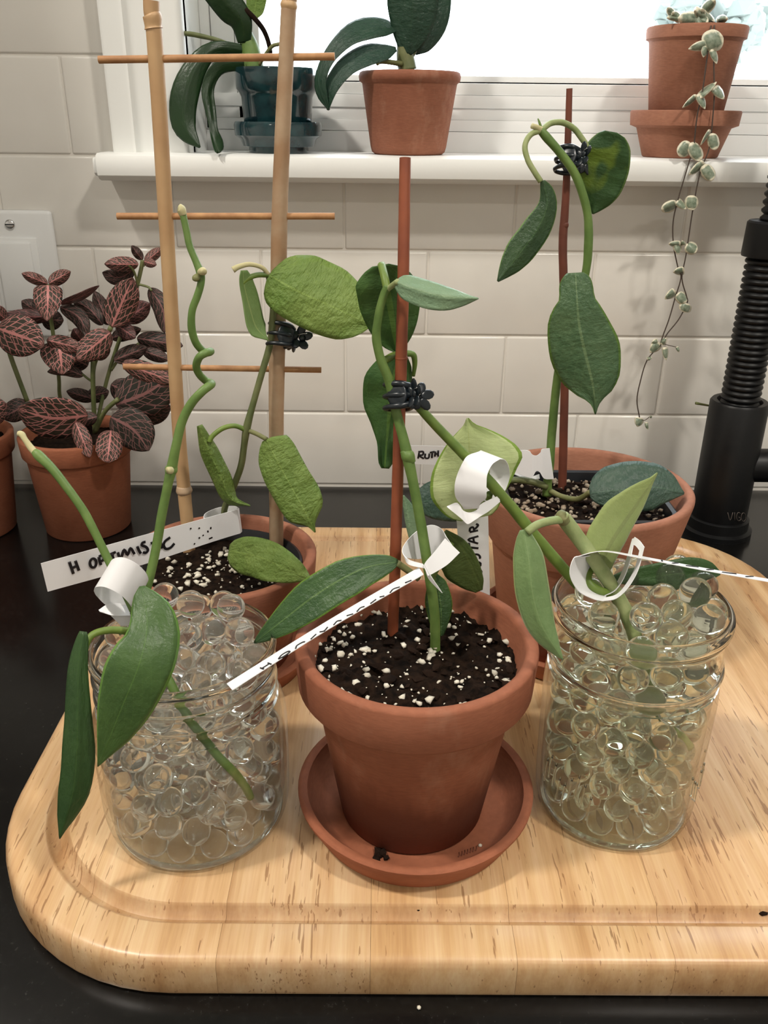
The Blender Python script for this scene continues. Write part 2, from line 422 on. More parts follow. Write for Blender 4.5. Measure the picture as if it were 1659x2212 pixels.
M['L_varieg'] = leafmat('mottled_leaf', (50, 82, 44), (62, 96, 48), (60, 90, 50), .01, (104, 132, 70), .15, .42, 40, .25, (38., .52, (104, 128, 44)))
M['L_lime'] = leafmat('lime_leaf_back', (206, 218, 160), (218, 228, 178), (198, 208, 138), .014, (150, 180, 84), .15, .5, 30, .35, (210., .74, (112, 104, 64)))
M['L_young'] = leafmat('young_pale_leaf', (142, 158, 92), (158, 172, 108), (128, 138, 84), .05, None, .1, .55, 50, .15, (60., .70, (112, 116, 76)), .15)
M['L_fuzzy'] = leafmat('fuzzy_leaf', (88, 116, 64), (112, 138, 84), (124, 146, 92), .012, (146, 164, 96), .1, .58, 45, .08, None, .3)
M['L_jar'] = leafmat('green_jar_leaf', (56, 84, 40), (76, 106, 52), (90, 126, 56), .008, (96, 134, 60), .12, .38, 50, .1)
M['L_jardark'] = leafmat('deep_jar_leaf', (42, 70, 34), (56, 86, 42), (72, 104, 48), .008, None, .12, .4, 50, .1)
M['L_orchid'] = leafmat('orchid_leaf', (24, 46, 24), (36, 62, 32), (36, 64, 30), .012, None, .06, .3, 25, .06)
M['L_orchid2'] = leafmat('orchid_leaf_glossy', (30, 56, 44), (42, 72, 54), (42, 72, 52), .012, None, .3, .26, 20, .06)
def fittonia(name, dark, dark2, pink, w):
    m, nt, b = newmat(name); uv = texco(nt, 'UV'); co = texco(nt)
    sep = nd(nt, 'ShaderNodeSeparateXYZ'); lk(nt, uv, sep.inputs[0]); u, v = sep.outputs[0], sep.outputs[1]
    side = mathn(nt, 'ABSOLUTE', mathn(nt, 'SUBTRACT', v, .5))
    a = mathn(nt, 'SUBTRACT', mathn(nt, 'MULTIPLY', u, 7.), mathn(nt, 'MULTIPLY', side, 5.))
    cb = nd(nt, 'ShaderNodeCombineXYZ'); lk(nt, a, cb.inputs[0]); lk(nt, mathn(nt, 'MULTIPLY', v, 8.), cb.inputs[1])
    vo = nd(nt, 'ShaderNodeTexVoronoi'); vo.feature = 'DISTANCE_TO_EDGE'; vo.voronoi_dimensions = '2D'
    vo.inputs['Scale'].default_value = 1.; vo.inputs['Randomness'].default_value = .55; lk(nt, cb.outputs[0], vo.inputs['Vector'])
    net = ramp(nt, vo.outputs['Distance'], [(w*.5, (1, 1, 1, 1)), (w*1.5, (0, 0, 0, 1))])
    fr = mathn(nt, 'ABSOLUTE', mathn(nt, 'SUBTRACT', mathn(nt, 'FRACT', mathn(nt, 'MULTIPLY', a, .72)), .5))
    lat = mathn(nt, 'MULTIPLY', mathn(nt, 'LESS_THAN', fr, w*.85), .9)
    rib = mathn(nt, 'LESS_THAN', side, mathn(nt, 'ADD', mathn(nt, 'MULTIPLY', mathn(nt, 'SUBTRACT', 1., u), .035), .012))
    k = mathn(nt, 'MAXIMUM', mathn(nt, 'MAXIMUM', net, lat), rib)
    base = ramp(nt, noisen(nt, co, 120., 3.), [(.3, lin(dark)), (.7, lin(dark2))])
    base = mixc(nt, k, base, lin(pink))
    lk(nt, base, b.inputs['Base Color']); b.inputs['Roughness'].default_value = .5; b.inputs['Specular IOR Level'].default_value = .3
    bumpn(nt, b, mathn(nt, 'MULTIPLY', k, -1.), .35, .0008)
    return m
M['fit_a'] = fittonia('pink_veined_leaf', (46, 46, 38), (64, 56, 46), (184, 122, 118), .058)
M['fit_b'] = fittonia('dark_veined_leaf', (38, 40, 35), (52, 50, 43), (132, 92, 90), .045)
M['fit_c'] = fittonia('purple_veined_leaf', (56, 46, 44), (72, 56, 52), (150, 98, 98), .048)
def heartsmat():
    m, nt, b = newmat('variegated_heart_leaf'); uv = texco(nt, 'UV'); co = texco(nt)
    sep = nd(nt, 'ShaderNodeSeparateXYZ'); lk(nt, uv, sep.inputs[0])
    side = mathn(nt, 'ABSOLUTE', mathn(nt, 'SUBTRACT', sep.outputs[1], .5)); e2 = mathn(nt, 'ABSOLUTE', mathn(nt, 'SUBTRACT', sep.outputs[0], .5))
    d = mathn(nt, 'ADD', mathn(nt, 'MAXIMUM', side, e2), mathn(nt, 'MULTIPLY', noisen(nt, co, 260., 2.), .16))
    g = ramp(nt, noisen(nt, co, 330., 3., .65), [(.35, lin((108, 124, 104))), (.65, lin((150, 160, 140)))])
    lk(nt, mixc(nt, ramp(nt, d, [(.40, (0, 0, 0, 1)), (.48, (1, 1, 1, 1))]), g, lin((228, 222, 198))), b.inputs['Base Color'])
    b.inputs['Roughness'].default_value = .35
    return m
M['hearts'] = heartsmat()
M['mark'] = plain('stamped_clay', (112, 62, 42), .8)
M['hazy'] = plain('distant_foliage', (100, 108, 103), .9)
M['vine'] = plain('thin_vine', (70, 58, 50), .6)
def glassmat(name, c, ior, rough=0., cloud=0.):
    m = bpy.data.materials.new(name); m.use_nodes = True; nt = m.node_tree
    nt.nodes.remove(nt.nodes['Principled BSDF'])
    g = nd(nt, 'ShaderNodeBsdfGlass'); g.inputs['Color'].default_value = c; g.inputs['IOR'].default_value = ior; g.inputs['Roughness'].default_value = rough
    if cloud:
        d = nd(nt, 'ShaderNodeBsdfDiffuse'); d.inputs[0].default_value = (.97, .93, .82, 1)
        t = nd(nt, 'ShaderNodeBsdfTranslucent'); t.inputs[0].default_value = (.97, .93, .82, 1)
        a = nd(nt, 'ShaderNodeMixShader'); a.inputs[0].default_value = .5; lk(nt, d.outputs[0], a.inputs[1]); lk(nt, t.outputs[0], a.inputs[2])
        b = nd(nt, 'ShaderNodeMixShader'); b.inputs[0].default_value = cloud; lk(nt, g.outputs[0], b.inputs[1]); lk(nt, a.outputs[0], b.inputs[2])
        lk(nt, b.outputs[0], nt.nodes['Material Output'].inputs[0])
    else: lk(nt, g.outputs[0], nt.nodes['Material Output'].inputs[0])
    return m
def thinglass():
    m = bpy.data.materials.new('thin_jar_glass'); m.use_nodes = True; nt = m.node_tree
    nt.nodes.remove(nt.nodes['Principled BSDF'])
    t = nd(nt, 'ShaderNodeBsdfTransparent'); t.inputs[0].default_value = (.985, .995, .985, 1)
    gl = nd(nt, 'ShaderNodeBsdfGlossy'); gl.inputs['Roughness'].default_value = .03
    lw = nd(nt, 'ShaderNodeLayerWeight'); lw.inputs[0].default_value = .5
    fr = mathn(nt, 'ADD', mathn(nt, 'MULTIPLY', mathn(nt, 'POWER', lw.outputs['Facing'], 3.5), .7), .035)
    a = nd(nt, 'ShaderNodeMixShader'); lk(nt, fr, a.inputs[0]); lk(nt, t.outputs[0], a.inputs[1]); lk(nt, gl.outputs[0], a.inputs[2])
    lk(nt, a.outputs[0], nt.nodes['Material Output'].inputs[0]); return m
M['thinglass'] = thinglass()
M['jarglass'] = glassmat('jar_glass', (.985, .995, .985, 1), 1.45)
M['gel'] = glassmat('clear_gel', (.998, .997, .99, 1), 1.33, 0., .04)
M['gel_g'] = glassmat('greenish_gel', (.985, .99, .955, 1), 1.33, 0., .04)
def paneglass():
    m = bpy.data.materials.new('window_glass'); m.use_nodes = True; nt = m.node_tree
    nt.nodes.remove(nt.nodes['Principled BSDF'])
    t = nd(nt, 'ShaderNodeBsdfTransparent'); g = nd(nt, 'ShaderNodeBsdfGlossy'); g.inputs['Roughness'].default_value = .02
    mx = nd(nt, 'ShaderNodeMixShader'); fr = nd(nt, 'ShaderNodeFresnel'); fr.inputs[0].default_value = 1.3
    lk(nt, fr.outputs[0], mx.inputs[0]); lk(nt, t.outputs[0], mx.inputs[1]); lk(nt, g.outputs[0], mx.inputs[2])
    lk(nt, mx.outputs[0], nt.nodes['Material Output'].inputs[0]); return m
M['pane'] = paneglass()

# ================================================================== THE SETTING
def structure(o): o['kind'] = 'structure'; return o
XL, XR, YB = -170., 190., -260.
WX0, WX1, WZ0, WZ1 = -16.3, 72., 31.4, 128.      # window opening
X0, Z0, TW, TH = -3.365, 23.441, 15.4, 7.78      # tile grid
wall = bpy.data.objects.new('wall_back', None); COL.objects.link(wall); wall.location = (0, WALL_Y*S, 0); structure(wall)
bx = [box(XL, WX0-.6, WALL_Y+.14, WALL_Y+14, -91, CEIL), box(WX1+.6, XR, WALL_Y+.14, WALL_Y+14, -91, CEIL),
      box(WX0-.6, WX1+.6, WALL_Y+.14, WALL_Y+14, -91, WZ0-2.), box(WX0-.6, WX1+.6, WALL_Y+.14, WALL_Y+14, WZ1+.6, CEIL)]
mesh('grout_bed', *merge(bx), M['grout'], wall, smooth=False)
def add_tile(xa, xb, za, zb):
    if xb-xa < .5: return
    g = .07
    v, f = bevelbox(xa+g, xb-g, WALL_Y, WALL_Y+.7, za+g, zb-g, .2, 4)
    mesh('tile', v, f, M['tile'], wall, sharp=40)
for k in range(4):                              # four full rows between the worktop and the sill
    za = .12 if k == 0 else Z0+(k-3)*TH
    zb = Z0+(k-2)*TH
    if k == 3: za, zb = Z0, Z0+TH
    offs = X0 if k in (3, 1) else X0+TW/2
    for i in range(-4, 5):
        xa = offs+i*TW
        add_tile(xa, xa+TW, za, zb)
for r in range(4):                              # the rows that run up beside the window casing
    za = Z0+TH*(1+r); zb = za+TH
    b0 = -27.2 if r % 2 == 0 else -34.9
    add_tile(b0, -22.95, za, zb)
    for i in range(1, 3): add_tile(b0-TW*i, b0-TW*(i-1), za, zb)
for nm, bb in (('wall_left', box(XL-6, XL, YB, WALL_Y+14, -91, CEIL)), ('wall_right', box(XR, XR+6, YB, WALL_Y+14, -91, CEIL)),
               ('wall_front', box(XL-6, XR+6, YB-6, YB, -91, CEIL)), ('ceiling', box(XL-6, XR+6, YB-6, WALL_Y+14, CEIL, CEIL+6)),
               ('floor', box(XL-6, XR+6, YB-6, WALL_Y+14, -97, -91))):
    structure(mesh(nm, *bb, M['floor'] if nm == 'floor' else M['wall'], None, smooth=False, loc=(0, 0, 0)))

# window: casing, stool, jambs, vinyl frame, glass
win = bpy.data.objects.new('window_1', None); COL.objects.link(win); win.location = (.27, .87, .316); structure(win)
cp = [(-22.9, 81.2), (-22.9, 79.2), (-22.6, 79.0), (-21.4, 79.0), (-21.15, 78.75), (-20.85, 78.75), (-20.6, 79.15), (-20.2, 79.45), (-16.9, 79.55), (-16.5, 79.75), (-16.3, 80.1), (-16.3, 81.2)]
v = [(x, y, z) for z in (31.2, WZ1+6.5) for x, y in cp]; n = len(cp)
f = [(i, (i+1) % n, n+(i+1) % n, n+i) for i in range(n)]+[tuple(range(n-1, -1, -1)), tuple(range(n, 2*n))]
mesh('casing', v, f, M['paint'], win, sharp=50)
v = [(WX1+WX0-x, y, z) for x, y, z in v]; mesh('casing', v, [q[::-1] for q in f], M['paint'], win, sharp=50)
mesh('casing', *bevelbox(WX0, WX1, 79.2, 81.2, WZ1, WZ1+6.5, .3), M['paint'], win, sharp=50)
mesh('jamb', *merge([box(WX0-.5, WX0, 80.5, 93, 31.5, WZ1), box(WX1, WX1+.5, 80.5, 93, 31.5, WZ1), box(WX0-.5, WX1+.5, 80.5, 93, WZ1, WZ1+.5)]), M['paint'], win, smooth=False)
# stool (the painted ledge), bullnosed along its front
sp = [(77.45, 29.55), (77.1, 29.85), (77., 30.3), (77., 31.0), (77.15, 31.4), (77.55, 31.56), (79, 31.6), (93, 31.6), (93, 29.4), (81, 29.4), (78, 29.4)]
def prism_x(pr, x0, x1, bev=0.):
    n = len(pr); v = [(x, y, z) for x in (x0, x1) for y, z in pr]
    return v, [(i, n+i, n+(i+1) % n, (i+1) % n) for i in range(n)]+[tuple(range(n)), tuple(range(2*n-1, n-1, -1))]
bm = bmesh.new(); v, f = prism_x(sp, -24.2, 80.)
vs = [bm.verts.new(p) for p in v]; [bm.faces.new([vs[i] for i in q]) for q in f]; bmesh.ops.recalc_face_normals(bm, faces=bm.faces[:])
bmesh.ops.bevel(bm, geom=[e for e in bm.edges if all(abs(q.co.x+24.2) < .01 for q in e.verts)], offset=.35, segments=3, affect='EDGES')
bm.verts.index_update(); v = [tuple(q.co) for q in bm.verts]; f = [tuple(q.index for q in c.verts) for c in bm.faces]; bm.free()
mesh('window_sill', v, f, M['paint'], win, sharp=35)
# vinyl sash: stacked rails, each a step further in
fr = [(31.6, 33.37, 86.9), (33.4, 34.36, 87.0), (34.36, 35.37, 87.2), (35.37, 36.44, 87.05), (36.47, 37.45, 87.5)]
for za, zb, y in fr:
    mesh('sash_rail', *bevelbox(WX0, WX1, y, 92., za, zb, .05, 2), M['vinyl'], win, sharp=40)
mesh('sash_back', *box(WX0, WX1, 88.6, 92., 31.6, 37.6), M['vinyl'], win, smooth=False)
mesh('sash_rail', *bevelbox(-11.4, WX1-5, 88.6, 91.6, 37.4, 38.1, .1, 2), M['vinyl'], win, sharp=40)
for xa, xb, y in ((-16.3, -15.45, 87.), (-15.4, -13.3, 87.4), (-13.25, -11.9, 87.2), (-11.9, -11.2, 88.2), (WX1-6, WX1, 87.2)):
    mesh('sash_stile', *bevelbox(xa, xb, y, 92., 33.4, WZ1, .1, 2), M['vinyl'], win, sharp=40)
mesh('sash_rail', *bevelbox(WX0, WX1, 87.2, 92, WZ1-6, WZ1, .1, 2), M['vinyl'], win, sharp=40)
mesh('pane', *box(-11.6, WX1-5.6, 90., 90.4, 37.8, WZ1-5.6), M['pane'], win, smooth=False)

# worktop and the cabinet under it
mesh_o = mesh('trim_1', *bevelbox(-150, 150, 17., WALL_Y-.02, -3., 0., .25, 3), M['granite'], None, loc=(0, 50, -3), sharp=40)
mesh_o.name = 'countertop'
tag(mesh_o, 'polished black granite kitchen worktop under the wooden board', 'countertop')
base = thing('base_cabinet', (0, 50, -91), 'white base cabinet carrying the black worktop', 'cabinet')
mesh('body', *box(-150, 150, 20., WALL_Y-.1, -91., -3.02), M['cab'], base, smooth=False)

cab = thing('wall_cabinet', (-72, 64, 46), 'white wall cabinet hanging left of the window, outside the picture', 'cabinet')
mesh('body', *bevelbox(-100, -44, 48, WALL_Y-.1, 46, 128, .3), M['cab'], cab, sharp=40)
tr_ = thing('garden_tree', PY(1590, 420, 560), 'faint pale green tree seen through the bright window behind the right sill pot', 'tree')
rnd = random.Random(5); parts = []
for k in range(150):
    cx_, cy2, sp_ = ((1592, 62, 26), (1478, 18, 22))[k % 3 == 0]
    p = PY(rnd.gauss(cx_, sp_), rnd.gauss(cy2, 24), 560+rnd.uniform(-30, 30)); r_ = rnd.uniform(3, 9)
    parts.append(([p+np.array(q)*r_*rnd.uniform(.7, 1.2) for q in ICO1[0]], ICO1[1]))
cr_ = mesh('crown', *merge(parts), M['hazy'], tr_, smooth=False); cr_['kind'] = 'stuff'
mesh('trunk', *tube([PY(1590, 420, 560), PY(1575, 250, 560), PY(1560, 60, 560), PY(1545, 0, 560)], [6, 5, 4, 2], seg=8), M['hazy'], tr_)
# recessed ceiling lamps
LLAB = ['round recessed ceiling light above the nerve plants, out of the picture', 'round recessed ceiling light above the faucet side, out of the picture', 'round recessed ceiling light far behind the camera on the switch side', 'round recessed ceiling light far behind the camera on the faucet side']
for (x, y), lb in zip(LAMPS, LLAB):
    t = thing('ceiling_light', (x, y, CEIL), lb, 'light', 'recessed ceiling lights')
    mesh('trim_ring', *lathe((x, y), [(6.7, CEIL-.05), (8.4, CEIL-.05), (8.4, CEIL-.5), (6.7, CEIL-.9)], 32, True), M['paint'], t, sharp=40)

# switch plate on the tiles
t = thing('light_switch', (-33.3, WALL_Y-.3, 21.), 'white rocker switch plate with a slotted screw beside the pink-veined plant', 'switch')
mesh('plate', *bevelbox(-37.2, -29.6, WALL_Y-.55, WALL_Y+.1, 15.2, 26.65, .35, 3), M['vinyl'], t, sharp=40)
mesh('rocker_frame', *bevelbox(-35.3, -31.15, WALL_Y-.75, WALL_Y-.4, 17.4, 24.3, .12, 2), M['vinyl'], t, sharp=40)
rk = mesh('rocker', *bevelbox(-34.8, -31.7, WALL_Y-1.05, WALL_Y-.5, 17.8, 23.9, .14, 2), M['vinyl'], t, sharp=40)
v, f = lathe((0, 0), [(0, 0), (.3, 0), (.42, .06), (.42, .2)], 24)
v = [(-33.35+a, WALL_Y-.75+c, 25.45+b) for a, b, c in v]
v2, f2 = box(-33.75, -32.95, WALL_Y-.78, WALL_Y-.7, 25.40, 25.5)
sc_ = mesh('screw', v, f, M['steel'], t); mesh('slot', v2, f2, M['ink'], sc_, smooth=False)

# ================================================================== CUTTING BOARD
T_ = 2.2
board = thing('cutting_board', (6, 46, 0), 'large pale wooden chopping board with rounded corners and a juice groove', 'cutting board')
def rrect(x0, x1, y0, y1, r, seg=14):
    out = []
    for cx, cy, a0 in ((x1-r, y1-r, 0), (x0+r, y1-r, 90), (x0+r, y0+r, 180), (x1-r, y0+r, 270)):
        for i in range(seg+1):
            a = math.radians(a0+90*i/seg); out.append((cx+r*math.cos(a), cy+r*math.sin(a)))
    return out
BX0, BX1, BY0, BY1, BR = -18.75, 30.6, 24.75, 67.2, 10.
prof = [(3.05, T_, 0), (2.99, T_-.02, .2), (2.9, T_-.15, .9), (2.76, T_-.4, 1), (2.5, T_-.56, .8), (2.22, T_-.42, .55), (2.02, T_-.16, .5), (1.92, T_-.03, .3), (1.84, T_, 0), (.5, T_, 0), (.36, T_-.02, .1), (.2, T_-.08, .45), (.08, T_-.2, .9), (0, T_-.4, .75), (-.02, T_-.7, .3), (-.02, .4, .15), (.08, .12, .3), (.25, 0, .3)]  # third value: brown tint, strongest on the groove's inner wall and rounded edge
bm = bmesh.new(); rings = []
wl_ = bm.verts.layers.float.new('brown_tint')
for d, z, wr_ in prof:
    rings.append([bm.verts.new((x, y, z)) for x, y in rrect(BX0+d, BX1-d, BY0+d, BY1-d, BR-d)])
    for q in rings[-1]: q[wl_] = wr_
for a, b in zip(rings[:-1], rings[1:]):
    for i in range(len(a)):
        j = (i+1) % len(a); bm.faces.new((a[i], b[i], b[j], a[j]))
bm.faces.new(rings[0]); bm.faces.new(rings[-1][::-1]); bmesh.ops.recalc_face_normals(bm, faces=bm.faces[:])
cuts = [BX0-1, -13.1, -6.7, -.2, 6.0, 12.7, 19.2, 25.4, BX1+1]
tones = [(.98, .96, .94), (1., 1., 1.), (.97, .98, 1.), (1., .99, .96), (1.02, 1.01, .98), (.93, .89, .85), (1.03, 1.02, 1.), (.96, .95, .93)]
for k, (xa, xb) in enumerate(zip(cuts[:-1], cuts[1:])):
    b2 = bm.copy()
    for co, no in (((xa+.006, 0, 0), (-1, 0, 0)), ((xb-.006, 0, 0), (1, 0, 0))):
        g = b2.verts[:]+b2.edges[:]+b2.faces[:]
        r = bmesh.ops.bisect_plane(b2, geom=g, plane_co=co, plane_no=no, clear_outer=True)
        ed = [e for e in r['geom_cut'] if isinstance(e, bmesh.types.BMEdge)]
        if ed: bmesh.ops.holes_fill(b2, edges=[e for e in b2.edges if e.is_boundary], sides=0)
    b2.verts.index_update()
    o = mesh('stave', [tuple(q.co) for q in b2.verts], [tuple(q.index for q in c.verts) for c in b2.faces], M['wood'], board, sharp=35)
    at_ = o.data.attributes.new('brown_tint', 'FLOAT', 'POINT'); lw = b2.verts.layers.float['brown_tint']
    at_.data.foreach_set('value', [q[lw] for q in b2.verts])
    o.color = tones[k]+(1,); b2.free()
bm.free()
for px, py, r in ((903, 1962, .2), (1648, 1972, .16)):
    p = PZ(px, py, T_-.3)
    v = [(p[0]+a*r*1.4+random.uniform(-.04, .04), p[1]+b*r, T_-.3+c*r*.6) for a, b, c in ICO1[0]]
    tag(mesh('soil_crumb', v, ICO1[1], M['bark'], None, loc=(p[0], p[1], T_-.4), smooth=False),
        'dark crumb of soil in the board groove '+('in front of the middle pot' if px < 1000 else 'at the edge of the picture'), 'crumb')
p = PZ(905, 2176, .1); v = [(p[0]+a*.1, p[1]+b*.1, .09+c*.09) for a, b, c in ICO1[0]]
tag(mesh('perlite_grain', v, ICO1[1], M['perlite'], None, loc=(p[0], p[1], 0), smooth=True), 'tiny white grain lying on the black worktop', 'grain')

# ================================================================== POTS, SOIL
def pot_geo(c, z0, rb, rt, rr, zr, zt, wall=.5, step=.3, seg=72, lip=.18):
    rr2 = rr-.12
    pr = [(0, z0), (rb-.15, z0), (rb, z0+.12), (rt, zr-.25), (rt+.06, zr-.08), (rr2-.1, zr), (rr2, zr+.14), (rr, zt-lip), (rr-.05, zt-.06), (rr-.2, zt),
          (rr-wall+.1, zt), (rr-wall-.05, zt-.1), (rr-wall-.12, zt-lip-.1), (rt-wall+.05, zr-.4), (rb-wall, z0+.6), (0, z0+.6)]
    return lathe(c, pr, seg)
def saucer_geo(c, z0, rb, rr, zt, wall=.45, seg=72):
    pr = [(0, z0), (rb-.2, z0), (rb, z0+.15), (rr, zt-.28), (rr+.02, zt-.12), (rr-.08, zt-.02), (rr-wall/2, zt), (rr-wall, zt-.1), (rr-wall-.05, zt-.3), (rb-wall+.05, z0+.75), (rb-wall-.25, z0+.55), (0, z0+.5)]
    return lathe(c, pr, seg)
def soil_geo(c, z, r, seed, amp=.22, tilt=0., n=40, flat=None):
    v, f = [], []
    for i in range(n+1):
        for j in range(n+1):
            a, b = -1+2*i/n, -1+2*j/n
            x, y = a*math.sqrt(1-b*b/2)*r, b*math.sqrt(1-a*a/2)*r
            if flat: x, y = a*flat[0], b*flat[1]
            h = amp*(noise.noise(Vector((x*.9+seed, y*.9, seed)))+.6*noise.noise(Vector((x*2.6, y*2.6+seed, 1)))+.45*noise.noise(Vector((x*6, y*6, seed))))
            v.append((c[0]+x, c[1]+y, z+h+tilt*b))
    m1 = n+1
    for i in range(n):
        for j in range(n): f.append((i*m1+j, (i+1)*m1+j, (i+1)*m1+j+1, i*m1+j+1))
    return v, f
def scatter(c, z, r, n, s0, s1, seed, flat=None, squash=.8, elong=1., dense=None):
    rnd = random.Random(seed); parts = []
    for k in range(n):
        if flat: x, y = rnd.uniform(-1, 1)*flat[0], rnd.uniform(-1, 1)*flat[1]
        else:
            a, q = rnd.uniform(0, 6.283), r*math.sqrt(rnd.random()); x, y = q*math.cos(a), q*math.sin(a)
        if dense and rnd.random() < .55: x, y = dense[0]+rnd.gauss(0, dense[2]), dense[1]+rnd.gauss(0, dense[2])
        if not flat and x*x+y*y > r*r: continue
        s = s0+(s1-s0)*rnd.random()**2.2; a = rnd.uniform(0, 6.283); e = 1+(elong-1)*rnd.random()
        V = []
        for p in ICO1[0]:
            q = 1+rnd.uniform(-.42, .3); X, Y_, Z_ = p[0]*s*e*q, p[1]*s*q, p[2]*s*squash*q
            V.append((c[0]+x+X*math.cos(a)-Y_*math.sin(a), c[1]+y+X*math.sin(a)+Y_*math.cos(a), z+.05+s*.35+Z_))
        parts.append((V, ICO1[1]))
    return merge(parts)
def stuff(o): o['kind'] = 'stuff'; return o
CM, CT, CB = (1.78, 33.5), (-9.7, 47.0), (12.95, 49.6)

# saucers on the board
def saucer(c, rb, rr, zt, label, mat='terra', z0=T_):
    o = mesh('plant_saucer', *saucer_geo(c, z0, rb, rr, zt), M[mat], None, loc=(c[0], c[1], z0), sharp=50)
    return tag(o, label, 'saucer')
saucer((1.95, 33.65), 5.15, 5.88, 4.05, 'round terracotta saucer under the middle pot, with a crumb of soil in it')
saucer((-9.7, 46.9), 5.0, 5.55, 3.7, 'terracotta saucer under the trellis plant pot')
saucer(CB, 5.6, 6.3, 3.9, 'terracotta saucer under the wide pot with the black liner')
ms = bpy.data.objects['plant_saucer']; mk = []
for k in range(7):
    a0, a1 = PZ(990+k*6.2, 1851-k*2.2, T_+.57), PZ(992+k*6.2, 1841-k*2.2, T_+.57); mk.append(tube([a0, (a0+a1)/2+np.array([.03, 0, 0]), a1], .03, seg=5, sub=2))
mesh('maker_mark', *merge(mk), M['mark'], ms)['kind'] = 'stuff'
p = PZ(822, 1853, 2.75)
v, f = scatter((p[0], p[1]), 2.72, .35, 9, .12, .26, 5, squash=.8)
tag(mesh('soil_crumb', v, f, M['bark'], None, loc=(p[0], p[1], 2.72), smooth=False), 'black crumb of soil lying in the front of the saucer', 'crumb')
p = PZ(1037, 1828, 2.75); v = [(p[0]+a*.11, p[1]+b*.09, 2.8+c*.1) for a, b, c in ICO1[0]]
tag(mesh('perlite_grain', v, ICO1[1], M['perlite'], None, loc=(p[0], p[1], 2.72)), 'single white perlite grain in the saucer of the middle pot', 'grain')

# ---- middle plant
mid = thing('potted_wax_plant', (CM[0], CM[1], 2.76), 'wax plant with slim dark leaves in the terracotta pot at the middle front', 'potted plant', 'wax plants in terracotta pots')
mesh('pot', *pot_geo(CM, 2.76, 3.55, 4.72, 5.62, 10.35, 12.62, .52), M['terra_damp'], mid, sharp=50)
mesh('soil', *soil_geo(CM, 11.35, 5.0, 3, .34, n=60), M['soil'], mid)
stuff(mesh('perlite', *scatter(CM, 11.36, 4.75, 300, .03, .19, 11, elong=1.7), M['perlite'], mid))
stuff(mesh('bark_chips', *scatter(CM, 11.3, 4.6, 150, .06, .3, 12, squash=.5, elong=2.), M['bark'], mid, smooth=False))
sY = 34.7
mstem = [(940, 1420, 34.5), (939, 1330, 34.7), (927, 1240, 34.9), (909, 1130, 35.3), (894, 1050, 35.5), (880, 985, 35.7), (868, 935, 35.9), (856, 890, 36.1), (840, 820, 36.2), (822, 776, 36.2), (813, 728, 36.2), (817, 687, 36.2), (828, 640, 36.2), (838, 618, 36.2)]
mesh('stem', *ptube(mstem, [.245, .24, .24, .235, .23, .25, .22, .22, .21, .2, .19, .18, .17, .18], seg=14, lump=.08), M['stem'], mid)
mesh('stem_node', *ptube([(892, 1000, 35.6), (881, 985, 35.65), (870, 972, 35.7)], [.15, .31, .15]), M['stem'], mid)
mesh('petiole', *ptube([(836, 624, 36.2), (831, 600, 36.5), (824, 572, 37.2)], .17), M['stem_lime'], mid)
mesh('petiole', *ptube([(836, 626, 36.2), (846, 618, 36.0), (859, 608, 35.6)], .12), M['stem_pale'], mid)
mesh('petiole', *ptube([(829, 780, 36.4), (851, 768, 37.0), (876, 764, 37.4), (892, 766, 37.5), (896, 784, 37.6), (893, 812, 37.7)], [.17, .16, .15, .14, .12, .08]), M['stem_lime'], mid)
leaf(mid, M['L_pale'], [(857, 610, 35.6), (895, 624, 35.2), (955, 640, 34.8), (1034, 645, 34.4)], [(0, 9, 12), (.05, 20, 20), (.15, 26, 30), (.4, 27, 34), (.62, 22, 30), (.82, 11, 18), (.93, 4, 8), (1, 1, 1)], tl=.9, tr=.3, cup=-.3)
leaf(mid, M['L_midback'], [(826, 572, 37.3), (842, 660, 37.7), (858, 762, 38.2)], [(0, 14, 22), (.06, 40, 44), (.2, 62, 66), (.4, 68, 66), (.62, 58, 58), (.8, 42, 44), (.92, 24, 26), (1, 3, 3)], tl=.4, tr=.2, wave=.2)
leaf(mid, M['L_midback'], [(862, 770, 37.6), (848, 850, 37.8), (838, 930, 37.9), (832, 1012, 37.8)], [(0, 20, 24), (.08, 31, 48), (.25, 38, 66), (.45, 30, 60), (.62, 22, 38), (.8, 17, 20), (.95, 15, 15), (1, 8, 8)], tl=.1, tr=.7, wave=.3)
leaf(mid, M['L_mid'], [(860, 1214, 35.0), (785, 1228, 34.7), (690, 1280, 34.4), (605, 1345, 34.2), (549, 1389, 34.2)], [(0, 6, 6), (.05, 20, 17), (.15, 36, 24), (.35, 46, 40), (.55, 46, 42), (.72, 38, 33), (.86, 25, 20), (.95, 12, 10), (1, 2, 2)], tl=-.5, tr=.7, cup=-.2)
mesh('petiole', *ptube([(905, 1250, 35.1), (885, 1235, 35.1), (858, 1216, 35.0)], .16), M['stem_olive'], mid)
leaf(mid, M['L_pale'], [(871, 1070, 37.6), (881, 1115, 37.4), (893, 1185, 37.2)], [(0, 2, 2), (.2, 14, 6), (.5, 22, 8), (.8, 18, 6), (1, 4, 3)], tl=.4, tr=.2)
leaf(mid, M['L_olive'], [(962, 1146, 36.6), (1003, 1190, 36.9), (1040, 1275, 37.2)], [(0, 3, 14), (.1, 8, 34), (.35, 16, 62), (.6, 18, 62), (.85, 14, 40), (1, 3, 14)], tl=.3, tr=-.2)
mesh('petiole', *ptube([(925, 1260, 35.2), (950, 1215, 35.8), (972, 1180, 36.5), (978, 1172, 36.6)], [.18, .16, .15, .1]), M['stem_lime'], mid)
leaf(mid, M['L_mid'], [(940, 1240, 36.3), (953, 1310, 36.0), (953, 1380, 35.7)], [(0, 5, 5), (.15, 20, 22), (.45, 25, 34), (.75, 15, 26), (1, 2, 2)], tl=.3, tr=.5)

